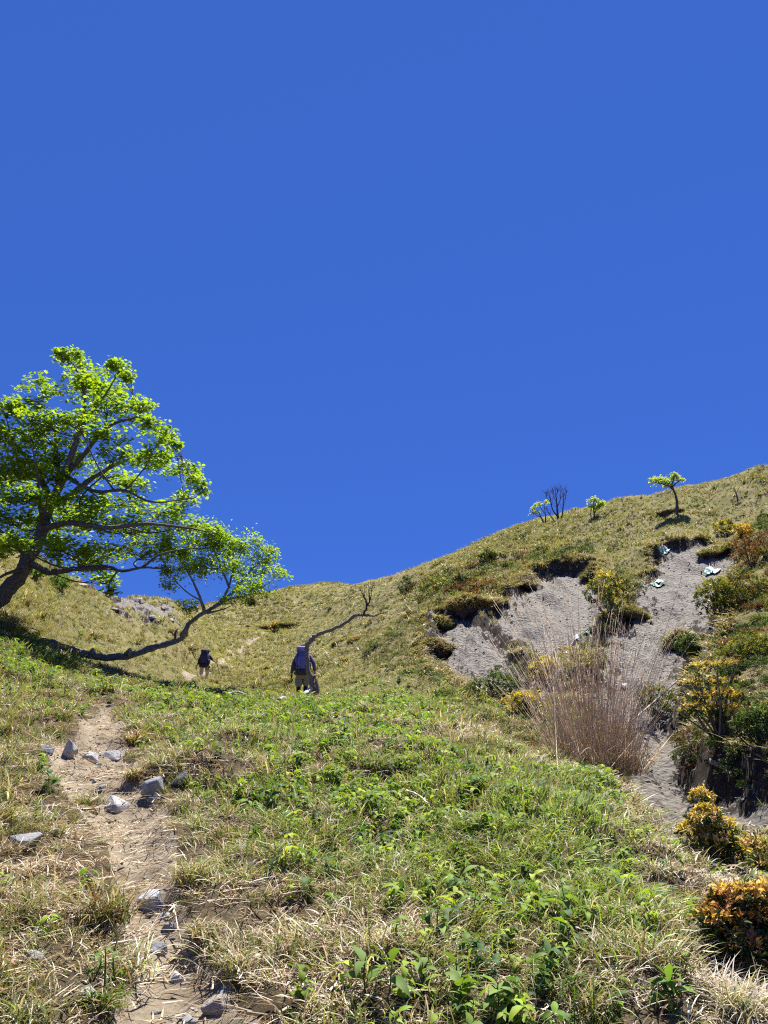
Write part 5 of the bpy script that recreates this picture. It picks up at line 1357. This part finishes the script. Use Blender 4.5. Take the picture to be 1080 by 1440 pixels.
def hiker(label, px, py, pose, cols, yaw=0.0, Y=None):
    p = at(px, py, Y) if Y else ground_at(px, py); p[2] = H(p[0], p[1]); root = empty('person', p, yaw); tag(root, label, 'person', 'hikers on the slope')
    hip, chest, neck, head = [np.array(pose[k]) for k in ('hip', 'chest', 'neck', 'head')]
    nodes = [(*hip, (.135, .10)), (*(hip*.5+chest*.5), (.125, .095)), (*chest, (.155, .11)), (*neck, .055), (*(head-np.array([0, 0, .07])), .075), (*head, (.082, .095)), (*(head+np.array([0, -.01, .085])), .06)]
    edges = [(0, 1), (1, 2), (2, 3), (3, 4), (4, 5), (5, 6)]; extra = head_extra(head, .095)
    L = {}
    for s in ('l', 'r'):
        A = [np.array(v) for v in pose['arm_'+s]]; k = len(nodes)                     # shoulder, elbow, wrist, palm
        nodes += limb_nodes([A[0], A[1]*.6+A[0]*.4, A[1], A[2], A[3]], [.062, .052, .043, .030, (.026, .036)])
        edges += [(2, k)] + chain(5, k)
        d = A[3]-A[2]; sd = np.cross(d, [0, 1, 0.1]); sg = -1 if s == 'l' else 1
        extra += fingers(A[2]+d*.2, d, np.array([0, 1, 0])*1.0, np.array([-sg*.9, 0, .1]))
        G = [np.array(v) for v in pose['leg_'+s]]; k = len(nodes)                     # hip joint, knee, ankle, toe
        nodes += limb_nodes([G[0], G[0]*.5+G[1]*.5, G[1], G[1]*.6+G[2]*.4, G[2], G[3]], [.092, .078, .056, .054, .036, .034])
        edges += [(0, k)] + chain(6, k); L[s] = (A, G)
    skin('body', nodes, edges, M_SKIN, root, 2, extra)
    # clothing: shirt, trousers, boots, hat, hair
    sn = [(*(hip+np.array([0, 0, .02])), (.150, .115)), (*(hip*.5+chest*.5), (.150, .115)), (*chest, (.178, .13)), (*(neck-np.array([0, 0, .03])), .075)]; se = chain(4)
    for s in ('l', 'r'):
        A = L[s][0]; k = len(sn); end = A[2]*.93+A[1]*.07 if cols['long_sleeve'] else A[1]*.98+A[0]*.02
        sn += limb_nodes([A[0], A[0]*.5+A[1]*.5, A[1], end] if cols['long_sleeve'] else [A[0], A[0]*.5+A[1]*.5, end], [.078, .068, .058, .046] if cols['long_sleeve'] else [.078, .07, .066]); se += [(2, k)]+chain(4 if cols['long_sleeve'] else 3, k)
    skin('shirt', sn, se, cloth('shirt_'+cols['id'], cols['shirt']), root, 2)
    tn = [(*(hip+np.array([0, 0, .05])), (.150, .115)), (*hip, (.165, .125)), (*(hip-np.array([0, 0, .08])), (.16, .12))]; te = chain(3)
    for s in ('l', 'r'):
        G = L[s][1]; k = len(tn); full = cols['trousers_full']; end = G[2]*.9+G[1]*.1 if full else G[1]*1.05-G[0]*.05
        pts = [G[0]*.9+G[1]*.1, G[0]*.5+G[1]*.5, G[1], end] if full else [G[0]*.9+G[1]*.1, G[0]*.5+G[1]*.5, end]
        rr = [.115, .105, .085, .070] if full else [.13, .125, .115]
        tn += limb_nodes(pts, rr); te += [(2, k)]+chain(len(pts), k)
    skin('trousers', tn, te, cloth('trousers_'+cols['id'], cols['trousers']), root, 2)
    for s in ('l', 'r'):
        G = L[s][1]
        if not cols['trousers_full']:
            skin('legging', limb_nodes([G[0]*.15+G[1]*.85, G[1], G[1]*.6+G[2]*.4, G[2]], [.078, .068, .066, .048]), chain(4), cloth('legging_'+cols['id'], (.018, .016, .024)), root, 2)
        if cols.get('glove'):
            A = L[s][0]; d = A[3]-A[2]
            skin('glove', limb_nodes([A[2]-d*.1, A[2]+d*.5, A[3]], [.036, (.034, .044), (.030, .042)]), chain(3), cloth('glove_'+cols['id'], (.02, .018, .022)), root, 1,
                 [(V, F) for V, F in fingers(A[2]+d*.2, d, np.array([0, 1, 0]), np.array([.9 if s == 'l' else -.9, 0, .1]), 1.18)])
        bt = skin('boot', limb_nodes([G[2]+np.array([0, -.01, .09]), G[2], G[2]+np.array([0, -.05, -.045]), G[2]*.5+G[3]*.5+np.array([0, 0, -.03]), G[3]+np.array([0, .02, -.01])], [.060, .058, .050, .050, .042]), chain(5), cloth('boot_'+cols['id'], cols['boot']), root, 2)
        skin('sole', [(*(G[2]+np.array([0, -.08, -.085])), (.045, .018)), (*(G[3]+np.array([0, .06, -.05])), (.045, .016))], [(0, 1)], cloth('sole_'+cols['id'], (.03, .028, .026)), bt, 1)
    hr = skin('hair', [(*(head+np.array([0, -.04, -.06])), (.075, .06)), (*(head+np.array([0, -.035, .03])), (.088, .075)), (*(head+np.array([0, -.01, .085])), .07)], chain(3), M_HAIR, root, 2)
    mb = MB(); hc = head+np.array([0, 0, .07]); th = np.linspace(0, 2*np.pi, 25)[:-1]
    prof = [(.165, -.012), (.155, -.002), (.108, .0), (.104, .06), (.075, .10), (.0, .112)]
    V = [hc+np.array([r*math.cos(a), r*1.08*math.sin(a), z]) for r, z in prof for a in th]
    F = [(i*24+j, i*24+(j+1) % 24, (i+1)*24+(j+1) % 24, (i+1)*24+j) for i in range(5) for j in range(24)]
    mb.add(V, np.array(F)); mb.build('hat', cloth('hat_'+cols['id'], cols['hat']), root, smooth=True)
    # the rucksack rests on the back: a thing of its own
    return root, p, yaw

def rbox(w, d, h, r, taper=.0, n=5):
    """rounded, slightly bulging pack body standing on z=0"""
    bm = bmesh.new(); bmesh.ops.create_cube(bm, size=1.0)
    bmesh.ops.subdivide_edges(bm, edges=bm.edges[:], cuts=n, use_grid_fill=True)
    for v in bm.verts:
        x, y, z = v.co; l = (abs(2*x)**4+abs(2*y)**4+abs(2*z)**4)**.25 or 1
        k = max(abs(2*x), abs(2*y), abs(2*z))/l; x, y, z = x*k, y*k, z*k
        t = 1-taper*(z+.5); v.co = (x*w*t*(1+.06*math.sin(9*z)), y*d*(1+.05*math.cos(7*z+3*x)), (z+.5)*h)
    for f in bm.faces: f.smooth = True
    return bm

def rucksack(label, p, yaw, back, lean, cols):
    R = Matrix.Rotation(yaw, 3, 'Z'); loc = Vector(p)+R@Vector(back)
    root = empty('rucksack', loc, yaw); root.rotation_euler = (-lean, 0, yaw); tag(root, label, 'rucksack', "rucksacks on the hikers' backs")
    def part(name, bm, mat, off=(0, 0, 0), par=None):
        bm.transform(Matrix.Translation(off)); me = bpy.data.meshes.new(name); bm.to_mesh(me); bm.free(); return link(name, me, mat, par or root)
    main, dark = cloth('pack_'+cols['id'], cols['main'], .7), cloth('pack_dark_'+cols['id'], cols['dark'], .7)
    w, d, h = cols['size']
    body = part('main_bag', rbox(w, d, h, .1, .06), main)
    part('lid', rbox(w*.95, d*1.08, .17, .1, .1), cols['lidmat'] if 'lidmat' in cols else main, (0, -.01, h-.03))
    part('front_pocket', rbox(w*.72, .10, h*.52, .1, .1), main, (0, -d*.52, .12))
    part('bottom_bag', rbox(w*.92, d*.95, .17, .1), dark, (0, -.01, -.10))
    for s in (-1, 1):
        part('side_pocket', rbox(.09, d*.7, h*.40, .1), dark, (s*w*.52, 0, .03))
        mb = MB(); V, F = tube_arr(np.array([[s*w*.30, -d*.60, .05], [s*w*.33, -d*.64, h*.5], [s*w*.30, -d*.60, h*.98], [s*w*.28, -d*.3, h+.14]]), np.full(4, .014), 6); mb.add(V, F); mb.build('compression_strap', dark, root)
        mb = MB(); P = smooth_path([[s*.12, d*.45, h*.92], [s*.15, d*.45+.10, h*.98], [s*.17, d*.45+.27, h*.86], [s*.17, d*.45+.30, h*.6], [s*.19, d*.45+.12, h*.2], [s*.16, d*.45, .06]], 14); V, F = tube_arr(P, np.full(14, .026), 6); mb.add(V, F); mb.build('shoulder_strap', dark, root, smooth=True)
        mb = MB(); P = smooth_path([[s*w*.4, d*.4, .02], [s*.23, d*.45+.12, .01], [s*.12, d*.45+.28, 0]], 8); V, F = tube_arr(P, np.full(8, .028), 6); mb.add(V, F); mb.build('hip_belt', dark, root, smooth=True)
    for q in range(2):
        mb = MB(); z = h*(.34+.3*q); V, F = tube_arr(smooth_path([[-w*.38, -d*.60, z+.06], [0, -d*.68, z-.04], [w*.38, -d*.60, z+.06]], 8), np.full(8, .009), 5); mb.add(V, F); mb.build('cord', dark, root)
    return root

# nearer hiker: climbing, body tipped forward under a big load
pose1 = dict(hip=(0, 0, .93), chest=(0, .13, 1.28), neck=(0, .20, 1.45), head=(0, .27, 1.57),
  arm_l=[(-.19, .15, 1.38), (-.285, .09, 1.12), (-.315, .10, .87), (-.318, .12, .79)], arm_r=[(.19, .15, 1.38), (.315, .06, 1.16), (.33, .20, .94), (.33, .24, .87)],
  leg_l=[(-.095, 0, .90), (-.10, .05, .50), (-.10, -.05, .10), (-.11, .08, .05)], leg_r=[(.095, 0, .90), (.09, .18, .55), (.085, .10, .16), (.09, .23, .11)])
c1 = dict(id='a', shirt=(.10, .085, .15), trousers=(.22, .195, .175), trousers_full=False, long_sleeve=True, boot=(.05, .045, .04), hat=(.07, .06, .10), glove=True)
r1, p1, y1 = hiker('nearer hiker in a dark violet shirt and grey shorts climbing behind the dead tree', 424, 983, pose1, c1, Y=22.2)
rucksack('big violet grey rucksack with light lid on the nearer hiker', p1, y1, (0, -.16, .92), rad(10), dict(id='a', main=(.135, .125, .34), dark=(.035, .032, .06), size=(.40, .24, .58), lidmat=cloth('pack_lid_a', (.22, .21, .42), .7)))
pose2 = dict(hip=(0, 0, .93), chest=(.0, .16, 1.27), neck=(0, .24, 1.42), head=(.02, .31, 1.53),
  arm_l=[(-.19, .18, 1.36), (-.31, .12, 1.10), (-.40, .16, .84), (-.405, .18, .76)], arm_r=[(.19, .18, 1.36), (.36, .16, 1.14), (.44, .40, 1.10), (.46, .47, 1.09)],
  leg_l=[(-.095, 0, .90), (-.12, .03, .50), (-.13, -.14, .10), (-.14, -.01, .05)], leg_r=[(.095, 0, .90), (.11, .24, .58), (.10, .10, .17), (.11, .23, .13)])
c2 = dict(id='b', shirt=(.045, .045, .055), trousers=(.46, .38, .29), trousers_full=True, long_sleeve=False, boot=(.20, .17, .17), hat=(.03, .03, .07), glove=False)
r2, p2_, y2 = hiker('farther hiker in khaki trousers walking up the trail beyond the leaning tree', 286, 953, pose2, c2, Y=36.0)
rucksack('navy rucksack on the farther hiker', p2_, y2, (0, -.15, .90), rad(14), dict(id='b', main=(.035, .035, .085), dark=(.012, .012, .022), size=(.42, .26, .60), lidmat=cloth('pack_lid_b', (.03, .03, .10), .7)))
gp = Vector(p2_)+Vector((.46, .49, 1.10)); mb = MB()
g0 = np.array([gp.x+.42, gp.y+.35, 0]); g0[2] = H(g0[0], g0[1])
V, F = tube_arr(np.array([[0, 0, .05], [0, 0, 0], (g0-np.array(gp))*.5, g0-np.array(gp)]), np.array([.018, .017, .011, .006]), 7); mb.add(V, F, (.05, .05, .06))
hp_ = mb.build('hiking_pole', M_DEADWOOD); hp_.location = gp; tag(hp_, "thin dark hiking pole in the farther hiker's right hand", 'hiking pole')
